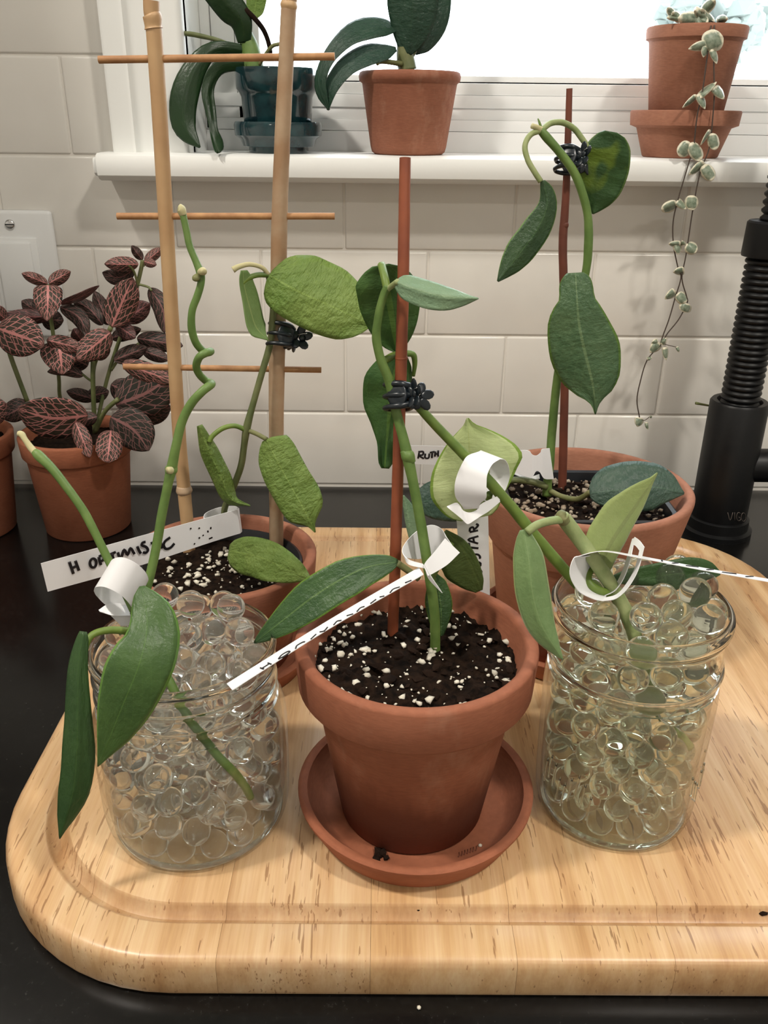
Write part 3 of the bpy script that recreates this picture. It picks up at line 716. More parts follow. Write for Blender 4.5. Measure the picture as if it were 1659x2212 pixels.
rnd = random.Random(77); parts = []
for k in range(170):
    a = math.radians(rnd.gauss(48, 38)); z = 11.35+abs(rnd.gauss(0, .42)); rr = 5.02+.05*(z-11.3)-.02; q = rnd.uniform(.025, .08)
    if z > 12.2: continue
    parts.append(([(CM[0]+rr*math.cos(a)+p[0]*q, CM[1]+rr*math.sin(a)+p[1]*q, z+p[2]*q) for p in ICO1[0]], ICO1[1]))
stuff(mesh('soil_specks', *merge(parts), M['bark'], mid, smooth=False))
# ---- trellis plant
tre = thing('potted_wax_plant', (CT[0], CT[1], 2.75), 'wax plant with crinkled yellow-green leaves in the pot with the bamboo trellis', 'potted plant', 'wax plants in terracotta pots')
mesh('pot', *pot_geo(CT, 2.75, 4.0, 5.0, 5.85, 8.2, 9.95, .55), M['terra_old'], tre, sharp=50)
mesh('liner', *lathe(CT, [(3.6, 4), (4.85, 8.9), (4.95, 9.2), (4.8, 9.25), (4.65, 8.9), (3.4, 4)], 56, True), M['blackplastic'], tre, sharp=50)
mesh('soil', *soil_geo(CT, 8.55, 4.85, 9, .25), M['soil'], tre)
stuff(mesh('perlite', *scatter(CT, 8.6, 4.5, 150, .03, .24, 21, dense=(-.6, .2, 1.2), elong=1.5), M['perlite'], tre))
ts = [(487, 1140, 50.), (484, 1108, 49.6), (490, 1085, 49.3), (505, 1050, 49.), (521, 1005, 48.8), (527, 965, 48.7), (533, 925, 48.6), (546, 875, 48.8), (566, 805, 49.), (583, 745, 49.2), (588, 700, 49.3), (590, 650, 49.3), (582, 605, 49.2), (579, 592, 49.1)]
mesh('stem', *ptube(ts, [.2, .2, .2, .2, .2, .2, .23, .19, .19, .2, .2, .18, .17, .17], seg=12, lump=.06), M['stem_dark'], tre)
mesh('stem_tip', *ptube([(580, 594, 49.1), (566, 578, 48.9), (540, 571, 48.6), (516, 576, 48.3), (503, 583, 48.2)], [.13, .12, .13, .15, .18], lump=.1), M['stem_tan'], tre)
mesh('petiole', *ptube([(580, 594, 49.1), (556, 594, 48.9), (536, 601, 48.6), (521, 613, 48.3)], .15), M['stem_lime'], tre)
mesh('petiole', *ptube([(533, 930, 48.6), (508, 920, 48.4), (482, 925, 48.1), (460, 941, 47.9), (452, 955, 47.8)], .15), M['stem_lime'], tre)
mesh('petiole', *ptube([(537, 930, 48.6), (556, 938, 48.2), (576, 949, 47.8)], .14), M['stem_olive'], tre)
leaf(tre, M['L_trellis'], [(582, 594, 48.7), (640, 628, 48.3), (720, 664, 48.1), (803, 702, 48.2)], [(0, 12, 12), (.04, 46, 40), (.13, 70, 58), (.33, 87, 66), (.55, 86, 68), (.75, 70, 62), (.88, 48, 44), (.96, 24, 22), (1, 3, 3)], tl=.8, tr=-.3, cup=.25, wave=.2)
leaf(tre, M['L_trellis_in'], [(524, 584, 48.2), (527, 620, 48.3), (540, 670, 48.4), (553, 708, 48.5), (579, 735, 48.6)], [(0, 10, 4), (.1, 20, 8), (.35, 26, 10), (.6, 24, 15), (.8, 22, 18), (.92, 8, 8), (1, 1, 1)], tl=.6, tr=-.9, seed=2)
leaf(tre, M['L_trellis'], [(430, 919, 47.7), (452, 975, 47.7), (478, 1030, 47.8), (500, 1078, 47.9), (541, 1093, 48.)], [(0, 7, 5), (.1, 12, 11), (.3, 20, 20), (.55, 21, 21), (.75, 17, 18), (.85, 9, 9), (.93, 4, 4), (1, 1, 1)], tl=.9, tr=.9, seed=4, wave=.2)
leaf(tre, M['L_trellis'], [(576, 949, 47.8), (601, 1000, 47.5), (631, 1055, 47.2), (655, 1098, 47.), (681, 1150, 46.9)], [(0, 12, 10), (.05, 44, 22), (.2, 50, 40), (.42, 50, 46), (.62, 52, 46), (.78, 44, 42), (.86, 24, 26), (.92, 9, 9), (1, 1, 1)], tl=.5, tr=-.2, cup=.15, wave=.35, seed=6)
leaf(tre, M['L_trellis'], [(494, 1190, 46.5), (560, 1203, 44.4), (625, 1232, 42.9), (671, 1251, 42.2)], [(0, 14, 16), (.05, 26, 32), (.2, 38, 46), (.45, 42, 46), (.68, 36, 34), (.85, 24, 20), (.95, 11, 9), (1, 2, 2)], tl=.5, tr=-.3, wave=.3, seed=8)

trl = thing('bamboo_trellis', PY(500, 1140, 50), 'bamboo ladder trellis of two poles and three thin rungs stuck in the left pot', 'trellis')
pl_ = [(327, 2, 50), (328, 28, 50), (332, 60, 50), (345, 250, 50), (358, 470, 50), (372, 700, 50), (388, 950, 50), (398, 1060, 50), (405, 1140, 50), (411, 1225, 50)]
mesh('pole', *ptube(pl_, [.41, .41, .41, .41, .41, .41, .41, .42, .41, .41], seg=20, lump=.03), M['bamboo_l'], trl, sharp=60)
mesh('pole_node', *ptube([(327, 30, 50), (329, 36, 50), (331, 56, 50), (332, 62, 50)], [.40, .48, .43, .47], seg=20, sub=3), M['bamboo_l'], trl, sharp=60)
mesh('pole_node', *ptube([(396, 1048, 50), (398, 1060, 50), (399, 1066, 50)], [.41, .52, .41], seg=20, sub=3), M['bamboo_d'], trl)
pr_ = [(625, -4, 50), (623, 30, 50), (610, 300, 50), (604, 470, 50), (600, 700, 50), (598, 790, 50), (597, 900, 50), (597, 1100, 50), (597, 1230, 50)]
mesh('pole', *ptube(pr_, [.40, .39, .42, .45, .47, .48, .46, .46, .46], seg=20, lump=.05), M['bamboo_d'], trl, sharp=60)
mesh('pole_node', *ptube([(625, 2, 50), (624, 12, 50), (623, 22, 50)], [.38, .44, .37], seg=20, sub=3), M['bamboo_l'], trl)
for a, b in (((213, 129), (723, 122)), ((253, 467), (723, 467)), ((267, 792), (694, 799))):
    mesh('rung', *ptube([a+(50,), ((a[0]+b[0])/2, (a[1]+b[1])/2, 50), b+(50,)], .185, seg=10, lump=.04), M['dowel'], trl, sharp=50)

# ---- plant with the black liner, at the back
big = thing('potted_wax_plant', (CB[0], CB[1], 2.75), 'wax plant with large blue-green leaves in a black liner inside the wide pot', 'potted plant', 'wax plants in terracotta pots')
mesh('pot', *lathe(CB, [(0, 2.75), (4.55, 2.75), (4.7, 2.87), (5.62, 9.9), (5.7, 10.1), (5.86, 10.15), (5.96, 10.3), (6.6, 13.4), (6.6, 13.58), (6.45, 13.72), (6.2, 13.72), (6.06, 13.6), (5.95, 13.35), (5.2, 9.), (4.2, 3.5), (0, 3.4)], 80), M['terra_dust'], big, sharp=50)
def sq(hx, hy, r, z, n=8):
    return [(CB[0]+x, CB[1]+y, z) for x, y in rrect(-hx, hx, -hy-.1, hy-.1, r, n)]
rg = [sq(4.1, 3.4, 1.3, 6), sq(4.75, 3.75, 1.3, 12.4), sq(5.05, 4.05, 1.4, 12.45), sq(5.1, 4.1, 1.4, 12.95), sq(4.95, 3.95, 1.35, 13.05), sq(4.75, 3.75, 1.3, 12.95), sq(4.0, 3.3, 1.2, 6.2)]
v = sum(rg, []); n = len(rg[0]); f = []
for j in range(len(rg)-1):
    for i in range(n): f.append((j*n+i, j*n+(i+1) % n, (j+1)*n+(i+1) % n, (j+1)*n+i))
f += [tuple(range(n-1, -1, -1)), tuple((len(rg)-1)*n+i for i in range(n))]
mesh('liner', v, f, M['blackplastic'], big, sharp=40)
mesh('soil', *soil_geo(CB, 12.35, 4.6, 15, .2, flat=(4.7, 3.7)), M['soil'], big)
stuff(mesh('grit', *scatter(CB, 12.4, 0, 330, .06, .26, 31, flat=(4.5, 3.5)), M['pumice'], big))
stuff(mesh('bark_chips', *scatter(CB, 12.4, 0, 90, .08, .3, 33, flat=(4.4, 3.4), squash=.6), M['bark'], big, smooth=False))
bs = [(1182, 1070, 50.2), (1183, 1040, 50.2), (1188, 1000, 50.3), (1191, 950, 50.4), (1199, 860, 50.5), (1208, 790, 50.5), (1228, 710, 50.4), (1250, 640, 50.2), (1265, 590, 50.1), (1271, 530, 50), (1270, 470, 50), (1259, 420, 50), (1240, 372, 50), (1210, 330, 50), (1182, 298, 50), (1167, 281, 50)]
mesh('stem', *ptube(bs, [.32, .28, .27, .27, .26, .24, .24, .23, .23, .25, .23, .23, .23, .23, .24, .2], seg=14, lump=.06), M['stem'], big)
mesh('stem_stub', *ptube([(1167, 281, 50), (1158, 275, 49.8), (1149, 272, 49.7)], [.2, .15, .14]), M['stem_tan'], big)
mesh('shoot_tip', *ptube([(1169, 276, 50), (1165, 264, 50), (1162, 256, 50)], [.07, .06, .03]), M['stem'], big)
mesh('petiole', *ptube([(1168, 282, 50), (1146, 291, 49.6), (1134, 315, 49.3), (1140, 345, 49.1), (1155, 372, 49.), (1168, 392, 49.)], .15), M['stem_pale'], big)
mesh('petiole', *ptube([(1170, 281, 50), (1190, 266, 50.6), (1216, 265, 51), (1240, 278, 51.2), (1256, 298, 51.2), (1270, 318, 51.2)], .16), M['stem_pale'], big)
mesh('petiole', *ptube([(1188, 1060, 50), (1215, 1073, 49.2), (1248, 1078, 48.2), (1277, 1062, 47.2)], .17), M['stem_olive'], big)
mesh('side_stem', *ptube([(1182, 1052, 50), (1150, 1041, 50), (1110, 1037, 50.2), (1060, 1050, 50.3), (1010, 1064, 50.4)], .22), M['stem_dark'], big)
leaf(big, M['L_bigdark'], [(1172, 390, 49), (1182, 440, 48.9), (1162, 492, 48.7), (1124, 545, 48.4), (1075, 608, 48.1)], [(0, 5, 5), (.07, 16, 10), (.22, 22, 20), (.45, 29, 33), (.65, 30, 34), (.8, 24, 26), (.92, 12, 13), (1, 2, 2)], tl=.5, tr=.3, cup=-.2)
leaf(big, M['L_varieg'], [(1319, 284, 50.8), (1309, 340, 51), (1295, 400, 51.2), (1279, 462, 51.4)], [(0, 14, 14), (.05, 34, 28), (.2, 50, 46), (.42, 55, 50), (.65, 50, 46), (.82, 36, 36), (.94, 16, 18), (1, 3, 3)], tl=.3, tr=.3, wave=.2)
leaf(big, M['L_big'], [(1243, 589, 48.6), (1246, 640, 48.3), (1251, 700, 48.2), (1263, 760, 48.2), (1278, 820, 48.3), (1285, 866, 48.4), (1286, 895, 48.4)], [(0, 18, 18), (.03, 30, 28), (.09, 36, 37), (.17, 38, 38), (.26, 53, 57), (.37, 66, 70), (.55, 78, 76), (.73, 66, 64), (.85, 40, 38), (.91, 14, 14), (.95, 6, 6), (1, 1, 1)], tl=.3, tr=.5, cup=.1, wave=.15)
leaf(big, M['L_bigsoil'], [(1274, 1066, 47), (1345, 1058, 46.6), (1415, 1053, 46.6), (1478, 1066, 46.8)], [(0, 14, 10), (.05, 34, 22), (.2, 54, 38), (.42, 60, 52), (.65, 54, 50), (.84, 34, 28), (.95, 12, 10), (1, 2, 2)], tl=1.5, tr=-.6)
leaf(big, M['L_bigsoil'], [(1040, 1068, 50.4), (985, 1072, 50.2), (935, 1080, 50), (886, 1088, 50)], [(0, 14, 14), (.1, 38, 30), (.4, 54, 46), (.7, 42, 40), (.9, 20, 22), (1, 2, 2)], tl=-.4, tr=.8)

# ================================================================== STAKES, CLIPS
def stake(pts, rad, mat, label, nodes=()):
    o = thing('garden_stake', PY(*pts[-1]), label, 'stake')
    mesh('cane', *ptube(pts, rad, seg=14, lump=.05), M[mat], o, sharp=60)
    for (a, b, r) in nodes: mesh('cane_node', *ptube([a, ((a[0]+b[0])/2, (a[1]+b[1])/2, a[2]), b], [r*.96, r*1.09, r*.96], seg=14, sub=3), M[mat], o)
    return o
stake([(875, 341, 37.6), (871, 600, 36.7), (866, 800, 36.4), (860, 1000, 36.2), (854, 1200, 36), (848, 1372, 35.8), (847, 1420, 35.7)], [.235, .25, .26, .265, .27, .27, .27], 'redstake',
      'reddish stained bamboo stake in the middle front pot', [((867, 768, 36.45), (867, 778, 36.45), .265)])
stake([(1230, 191, 52), (1227, 300, 52), (1222, 430, 52), (1216, 520, 52), (1218, 640, 52), (1220, 800, 52), (1217, 960, 52), (1214, 1060, 52), (1213, 1090, 52)], [.17, .19, .22, .25, .25, .26, .27, .28, .28], 'darkstake',
      'dark red bamboo stake in the wide pot at the back', [((1220, 480, 52), (1218, 492, 52), .24)])
def clip(px, py, Y, label, spin=0., face=0., scale=1.):
    """spring clip: two flower-shaped halves with three curved fingers each"""
    c = PY(px, py, Y); o = thing('plant_clip', c, label, 'clip')
    ex = AR*math.cos(spin)+AU*math.sin(spin); ey = -AR*math.sin(spin)+AU*math.cos(spin); ez = -AF
    ex, ez = ex*math.cos(face)+ez*math.sin(face), ez*math.cos(face)-ex*math.sin(face)
    def at(x, y, z): return c+(ex*x+ey*y+ez*z)*scale
    for sgn in (1, -1):
        parts = []
        for k in (-1, 0, 1):
            y = k*.5
            parts.append(tube([at(.45, y*.8, sgn*.22), at(.1, y, sgn*.52), at(-.4, y*1.05, sgn*.5), at(-.75, y*1.08, sgn*.22), at(-.8, y*1.08, sgn*.02)], [.17, .15, .13, .11, .1], seg=8))
        plate = [at(.5+.0*a, b*.68, sgn*(.3)) for a, b in ((0, 0),)]
        V = []
        for p in ICO2[0]: V.append(at(-.05+p[0]*.5, p[1]*.62, sgn*(.5)+p[2]*.1))
        parts.append((V, ICO2[1]))
        mesh('jaw', *merge(parts), M['clip'], o)
        ang = sgn*.62; parts = []
        for q in range(5):
            a = q*2*math.pi/5+.3; cx, cz = .78+.0, 0
            lx, ly = .34*math.cos(a)+.5, .34*math.sin(a)
            V = []
            for p in ICO2[0]:
                ca, sa = math.cos(a), math.sin(a); pe, pw = p[0]*.3, p[1]*.24; X, Y_, Z_ = lx+pe*ca-pw*sa, ly*1.2+pe*sa+pw*ca, p[2]*.06+.02+.12*(p[0]+.6)
                V.append(at(.35+X*math.cos(ang), Y_, sgn*.15+X*math.sin(ang)+sgn*Z_))
            parts.append((V, ICO2[1]))
        V = [at(.35+(.55+p[0]*.17)*math.cos(ang), p[1]*.17, sgn*.3+(.55+p[0]*.17)*math.sin(ang)+sgn*p[2]*.1) for p in ICO2[0]]
        parts.append((V, ICO2[1]))
        mesh('grip', *merge(parts), M['clip'], o)
    sp = []
    for i in range(60):
        a = i*.9; sp.append(at(.42+.11*math.cos(a), -.34+.68*i/59, .11*math.sin(a)))
    mesh('spring', *tube(sp, .026, seg=6, sub=2), M['steel'], o)
    mesh('spring_arm', *tube([at(.5, .1, .2), at(.8, .2, .62), at(1., .24, .8)], .028, seg=6), M['steel'], o)
    return o
clip(868, 856, 36.25, 'black spring clip holding the stem to the middle stake', .0, .35, .95)
clip(1232, 345, 51.2, 'black spring clip high on the dark stake at the back', -.1, .35, 1.0)
clip(612, 726, 49.6, 'black spring clip on the right trellis pole below the largest leaf', -.12, -.5, 1.1)

# ================================================================== FAUCET
FX, FY = 31.3, 71.6
fa = thing('kitchen_faucet', (FX, FY, 0), 'matte black spring-hose kitchen faucet behind the board on the right', 'faucet')
mesh('base_flange', *lathe((FX, FY), [(0, 0), (3.1, 0), (3.1, .45), (2.75, .6), (2.72, 1.5), (2.55, 1.6), (0, 1.6)], 48), M['faucet'], fa, sharp=40)
mesh('body', *lathe((FX, FY), [(0, 1.4), (2.42, 1.4), (2.45, 1.7), (2.45, 12.3), (2.3, 12.5), (1.9, 12.5), (1.75, 12.1), (0, 12.1)], 56), M['faucet'], fa, sharp=40)
v, f = lathe((0, 0), [(0, 0), (1.45, 0), (1.5, .15), (1.5, 7.), (1.35, 7.2), (0, 7.2)], 40)
mesh('side_handle', [(FX+1.6+c, FY-.4+a, 6.6+b) for a, b, c in v], f, M['faucet'], fa, sharp=40)
pr = [(0, 11.5)]; z = 12.
while z < 26.4:
    pr += [(1.38, z), (1.62, z+.13), (1.66, z+.26), (1.6, z+.4), (1.38, z+.5)]; z += .52
pr += [(0, z)]
mesh('spring_hose', *lathe((FX, FY), pr, 48), M['faucet'], fa)
mesh('collar', *lathe((FX, FY), [(0, 24.6), (2.02, 24.6), (2.05, 24.8), (2.0, 27.2), (1.85, 27.35), (0, 27.35)], 48), M['faucet'], fa, sharp=40)
pr = [(0, 27.)]; z = 27.2
while z < 46: pr += [(1.15, z), (1.38, z+.2), (1.4, z+.36), (1.15, z+.6)]; z += .62
pr += [(0, z)]
mesh('upper_hose', *lathe((FX+.3, FY), pr, 40), M['faucet'], fa)
def on_cyl(px, py, c, r):
    d = ray(px, py); a = d[0]**2+d[1]**2; b = 2*(d[0]*(CAM[0]-c[0])+d[1]*(CAM[1]-c[1])); q = (CAM[0]-c[0])**2+(CAM[1]-c[1])**2-r*r
    return CAM+d*((-b-math.sqrt(max(b*b-4*a*q, 0)))/(2*a))
lg = [[(1572, 1107), (1577, 1124), (1583, 1107)], [(1587, 1107), (1587, 1124)], ell(1596, 1116, 5, 9, -50, -330, 8)+[(1596, 1117)], ell(1606, 1117, 5, 9, 0, 360, 10)]
mesh('logo', *merge([tube([on_cyl(x, y, (FX, FY), 2.46) for x, y in l], .035, seg=5, sub=3) for l in lg]), M['etch'], fa)
tw = thing('twig', PY(1545, 880, 73), 'thin dry twig poking out behind the black faucet body', 'twig')
mesh('stick', *ptube([(1503, 871, 74), (1520, 874, 74.2), (1548, 879, 74.6), (1575, 884, 75)], [.14, .1, .09, .09], seg=7, lump=.2), M['stem_olive'], tw)

# ================================================================== SILL PLANTS
SZ = 31.6
def root_at(c, z): return (c[0], c[1], z)
# teal glazed pot with its saucer and an orchid
CO = (-9.05, 81.6)
o = mesh('plant_saucer', *lathe(CO, [(0, SZ), (2.6, SZ), (2.6, SZ+.45), (3.1, SZ+.55), (3.3, SZ+1.1), (3.75, SZ+1.4), (3.82, SZ+2.2), (3.7, SZ+2.48), (3.5, SZ+2.4), (3.2, SZ+1.2), (0, SZ+1.1)], 56), M['teal'], None, loc=(CO[0], CO[1], SZ), sharp=45)
tag(o, 'teal glazed saucer under the teal orchid pot on the sill', 'saucer')
orch = thing('potted_orchid', (CO[0], CO[1], SZ+1.25), 'orchid with drooping dark leaves in a teal glazed pot on the sill', 'orchid')
mesh('pot', *lathe(CO, [(0, SZ+1.25), (2.75, SZ+1.25), (2.85, SZ+1.45), (3.05, SZ+4.4), (3.2, SZ+4.7), (3.45, SZ+5.0), (3.5, SZ+6.4), (3.45, SZ+6.6), (3.25, SZ+6.62), (3.1, SZ+6.4), (3.0, SZ+5.6), (0, SZ+5.5)], 56), M['teal'], orch, sharp=50)
mesh('bark_mix', *scatter((CO[0], CO[1]), SZ+5.6, 2.9, 60, .25, .55, 61, elong=1.6), M['bark'], orch, smooth=False)['kind'] = 'stuff'
mesh('stem', *ptube([(548, 150, 81.5), (541, 110, 81.5), (532, 80, 81.5), (524, 55, 81.4)], [.9, .8, .65, .4]), M['stem'], orch)
leaf(orch, M['L_orchid'], [(537, 110, 81.3), (465, 105, 80.), (421, 150, 79.2), (398, 215, 78.6), (400, 275, 78.3), (432, 319, 78.1)], [(0, 12, 12), (.15, 14, 14), (.35, 22, 24), (.6, 30, 32), (.8, 26, 28), (.92, 14, 16), (1, 2, 2)], tl=.5, tr=.2)
leaf(orch, M['L_orchid'], [(528, 143, 80.6), (474, 150, 79.4), (449, 190, 78.7), (455, 240, 78.3), (462, 290, 77.7), (472, 331, 76.6)], [(0, 8, 14), (.2, 12, 20), (.4, 14, 14), (.6, 12, 12), (.78, 10, 8), (.9, 16, 8), (.97, 14, 8), (1, 3, 3)], tl=.6, tr=-.2, wave=.3)
leaf(orch, M['L_orchid'], [(528, 92, 80.8), (522, 45, 80.2), (490, 5, 79.8), (440, -60, 79.4)], [(0, 14, 14), (.2, 24, 20), (.45, 34, 30), (.8, 34, 34), (1, 4, 4)], tl=.4, tr=.4)
leaf(orch, M['L_trellis'], [(545, 42, 82), (553, 5, 82.3), (560, -60, 82.6)], [(0, 6, 6), (.2, 18, 20), (.5, 22, 22), (1, 3, 3)])
mesh('flower_spike', *ptube([(584, 130, 81), (582, 100, 80.8), (570, 66, 80.6), (550, 40, 80.4), (530, 20, 80.4)], .2), M['bark'], orch)
mesh('aerial_root', *ptube([(489, 94, 81), (460, 84, 80.8), (420, 75, 80.4), (385, 70, 80.2), (349, 62, 80)], [.2, .18, .2, .17, .15], lump=.15), M['stem_dark'], orch)
mesh('aerial_root', *ptube([(560, 140, 81), (572, 120, 80.6), (588, 100, 80.2), (604, 95, 80)], .15), M['stem_olive'], orch)
# terracotta pot with an orchid
C2 = (2.3, 81.4)
orc2 = thing('potted_orchid', (C2[0], C2[1], SZ), 'orchid with broad upright and arching leaves in a terracotta pot on the sill', 'orchid')
mesh('pot', *lathe(C2, [(0, SZ), (2.9, SZ), (3.18, SZ+.2), (3.3, SZ+.6), (4.02, SZ+5.4), (4.05, SZ+5.55), (4.28, SZ+5.7), (4.34, SZ+6.05), (4.28, SZ+6.35), (4.1, SZ+6.45), (3.9, SZ+6.35), (3.75, SZ+5.6), (0, SZ+5.5)], 64), M['terra_old'], orc2, sharp=50)
mesh('bark_mix', *scatter(C2, SZ+5.7, 3.5, 70, .25, .6, 62, elong=1.8), M['bark'], orc2, smooth=False)['kind'] = 'stuff'
mesh('stem', *ptube([(880, 152, 81), (876, 125, 81), (872, 95, 81), (868, 70, 81)], [.8, .7, .6, .4], lump=.12), M['stem_dark'], orc2)
mesh('aerial_root', *ptube([(868, 138, 80.4), (840, 134, 79.6), (822, 132, 79), (815, 138, 78.6)], [.2, .2, .22, .15], lump=.25), M['stem_olive'], orc2)
mesh('dry_sheath', *ptube([(885, 130, 81.2), (896, 110, 81.5), (903, 92, 81.8)], [.2, .18, .1]), M['stem_dark'], orc2)
leaf(orc2, M['L_orchid2'], [(880, 118, 80.4), (888, 60, 80.), (892, 0, 79.7), (895, -120, 79.4)], [(0, 8, 8), (.08, 26, 26), (.25, 44, 46), (.5, 56, 56), (.8, 50, 50), (1, 5, 5)], tl=.7, tr=.7, cup=-.2)
leaf(orc2, M['L_orchid2'], [(890, 112, 81.6), (922, 70, 82), (940, 20, 82.4), (950, -90, 82.8)], [(0, 12, 12), (.12, 30, 28), (.35, 36, 34), (.7, 34, 30), (1, 4, 4)], tl=.4, tr=.6)
leaf(orc2, M['L_orchid2'], [(858, 62, 80.6), (808, 60, 79.6), (755, 76, 78.9), (712, 120, 78.4), (692, 170, 78.2), (696, 205, 78.1), (711, 238, 78.)], [(0, 6, 6), (.1, 20, 20), (.25, 24, 26), (.45, 20, 18), (.65, 14, 13), (.85, 12, 12), (1, 2, 2)], tl=-.7, tr=.8)
leaf(orc2, M['L_orchid2'], [(856, 106, 80.), (830, 112, 79.4), (790, 120, 78.8), (745, 145, 78.4), (714, 190, 78.1), (708, 238, 78.)], [(0, 5, 5), (.1, 18, 16), (.3, 24, 24), (.55, 22, 20), (.8, 16, 14), (1, 2, 2)], tl=-.7, tr=.6)
# trailing plant in a terracotta pot standing in a small terracotta pot saucer
C3 = (26.2, 81.6)
o = mesh('plant_saucer', *lathe(C3, [(0, SZ), (3.05, SZ), (3.2, SZ+.1), (3.95, SZ+2.35), (4.35, SZ+2.5), (4.52, SZ+2.55), (4.62, SZ+3.6), (4.55, SZ+3.72), (4.25, SZ+3.72), (4.1, SZ+3.5), (3.7, SZ+2.2), (3.0, SZ+.7), (0, SZ+.65)], 64), M['terra_dust'], None, loc=(C3[0], C3[1], SZ), sharp=40)
tag(o, 'deep terracotta saucer with a chipped band under the trailing plant on the sill', 'saucer')
hp = thing('trailing_plant', (C3[0], C3[1], SZ+.7), 'string of small variegated heart leaves trailing from the right sill pot', 'potted plant')
mesh('pot', *lathe(C3, [(0, SZ+.7), (2.6, SZ+.7), (2.75, SZ+.85), (3.78, SZ+8.9), (3.82, SZ+9.0), (4.05, SZ+9.1), (4.1, SZ+9.85), (4.02, SZ+10.), (3.8, SZ+10.), (3.65, SZ+9.8), (3.5, SZ+9.2), (0, SZ+9.1)], 64), M['terra_dust'], hp, sharp=45)
mesh('soil', *soil_geo(C3, SZ+9.3, 3.5, 44, .15, n=20), M['soil'], hp)
HY = 76.75
def vine(pts, r=.055): mesh('vine', *ptube(pts, r, seg=6, sub=5), M['vine'], hp)
v1 = [(1538, 50, 79), (1535, 62, 77.2), (1528, 120, HY), (1517, 200, HY), (1506, 250, HY), (1498, 320, HY), (1490, 345, HY), (1465, 430, HY), (1454, 480, HY), (1455, 530, HY), (1465, 580, HY), (1471, 600, HY), (1458, 645, HY), (1445, 690, HY), (1431, 728, HY), (1426, 748, HY)]
v2 = [(1545, 50, 79), (1543, 62, 77.2), (1542, 140, HY), (1543, 200, HY), (1540, 250, HY), (1532, 320, HY), (1513, 370, HY), (1497, 450, HY), (1482, 550, HY), (1473, 600, HY), (1483, 640, HY), (1484, 655, HY), (1466, 690, HY), (1442, 720, HY), (1429, 742, HY), (1398, 778, HY), (1383, 825, HY), (1376, 865, HY), (1382, 905, HY)]
vine(v1); vine(v2)
vine([(1430, 742, HY), (1445, 746, HY), (1462, 750, HY)], .035); vine([(1381, 903, HY), (1392, 908, HY), (1406, 898, HY)], .035)
HEART = [(0, .45), (.04, .8), (.15, 1), (.4, 1.), (.65, .8), (.85, .45), (.95, .2), (1, .05)]
ROUND = [(0, .2), (.05, .55), (.18, .85), (.4, 1), (.6, 1), (.82, .78), (.94, .45), (1, .1)]
hl = [(1518, 96, 1562, 80, 24, 0), (1531, 95, 1487, 106, 11, .2), (1526, 98, 1519, 124, 8, .2), (1537, 106, 1548, 138, 8, .1), (1509, 210, 1548, 177, 8, .4), (1505, 206, 1474, 233, 6, .3), (1508, 203, 1523, 236, 9, .2),
      (1542, 188, 1564, 214, 11, .2), (1534, 280, 1513, 314, 4, .3), (1538, 288, 1545, 324, 13, 0), (1490, 307, 1468, 338, 15, .1), (1491, 309, 1514, 346, 15, .1), (1521, 350, 1488, 378, 9, .3), (1519, 357, 1540, 389, 15, .1),
      (1463, 438, 1429, 455, 12, .3), (1462, 434, 1482, 452, 9, .2), (1494, 422, 1494, 454, 15, 0), (1470, 528, 1444, 527, 8, .2), (1461, 526, 1465, 550, 9, .1), (1476, 530, 1473, 520, 6, .2), (1481, 530, 1506, 542, 14, .1),
      (1478, 584, 1454, 588, 9, .3), (1459, 628, 1436, 646, 9, .2), (1463, 634, 1481, 654, 13, .1), (1483, 655, 1476, 674, 14, .1), (1424, 740, 1404, 762, 11, .1), (1422, 738, 1407, 742, 8, .2), (1429, 744, 1439, 730, 6, .1),
      (1436, 750, 1439, 778, 7, .1), (1462, 749, 1466, 761, 4, 0), (1398, 776, 1408, 772, 4, .2), (1382, 902, 1377, 922, 10, .1), (1396, 912, 1400, 928, 4, 0), (1404, 902, 1408, 898, 2.5, 0)]
for i, (x0, y0, x1, y1, w, tl) in enumerate(hl):
    leaf(hp, M['hearts'], [(x0, y0, HY-.12), ((x0+x1)/2+random.uniform(-1, 1), (y0+y1)/2, HY-.3), (x1, y1, HY-.2)], sc_w(ROUND if w > 11 else HEART, w), tl=tl*2, tr=-tl, cup=.3, th=.06, nu=12, nv=6, seed=i, wave=.15)
for x0, y0, x1, y1, w in ((1487, 46, 1440, 38, 7), (1456, 40, 1442, 16, 9), (1470, 48, 1452, 26, 10), (1530, 50, 1464, 40, 18), (1541, 52, 1500, 22, 13), (1510, 58, 1518, 18, 10), (1516, 30, 1545, 0, 12), (1548, 46, 1572, 40, 9), (1500, 40, 1530, 48, 12), (1505, 14, 1512, 60, 10)):
    leaf(hp, M['hearts'], [(x0, y0, 79.2), ((x0+x1)/2, (y0+y1)/2-2, 78.6), (x1, y1, 78.2)], sc_w(ROUND, w), tl=.5, tr=.4, th=.07, nu=12, nv=6, wave=.2, seed=x0)
vine([(1516, 30, 79), (1535, 45, 79), (1552, 52, 79.2)], .05); vine([(1545, 52, 79), (1556, 46, 79), (1562, 44, 78.6)], .05)

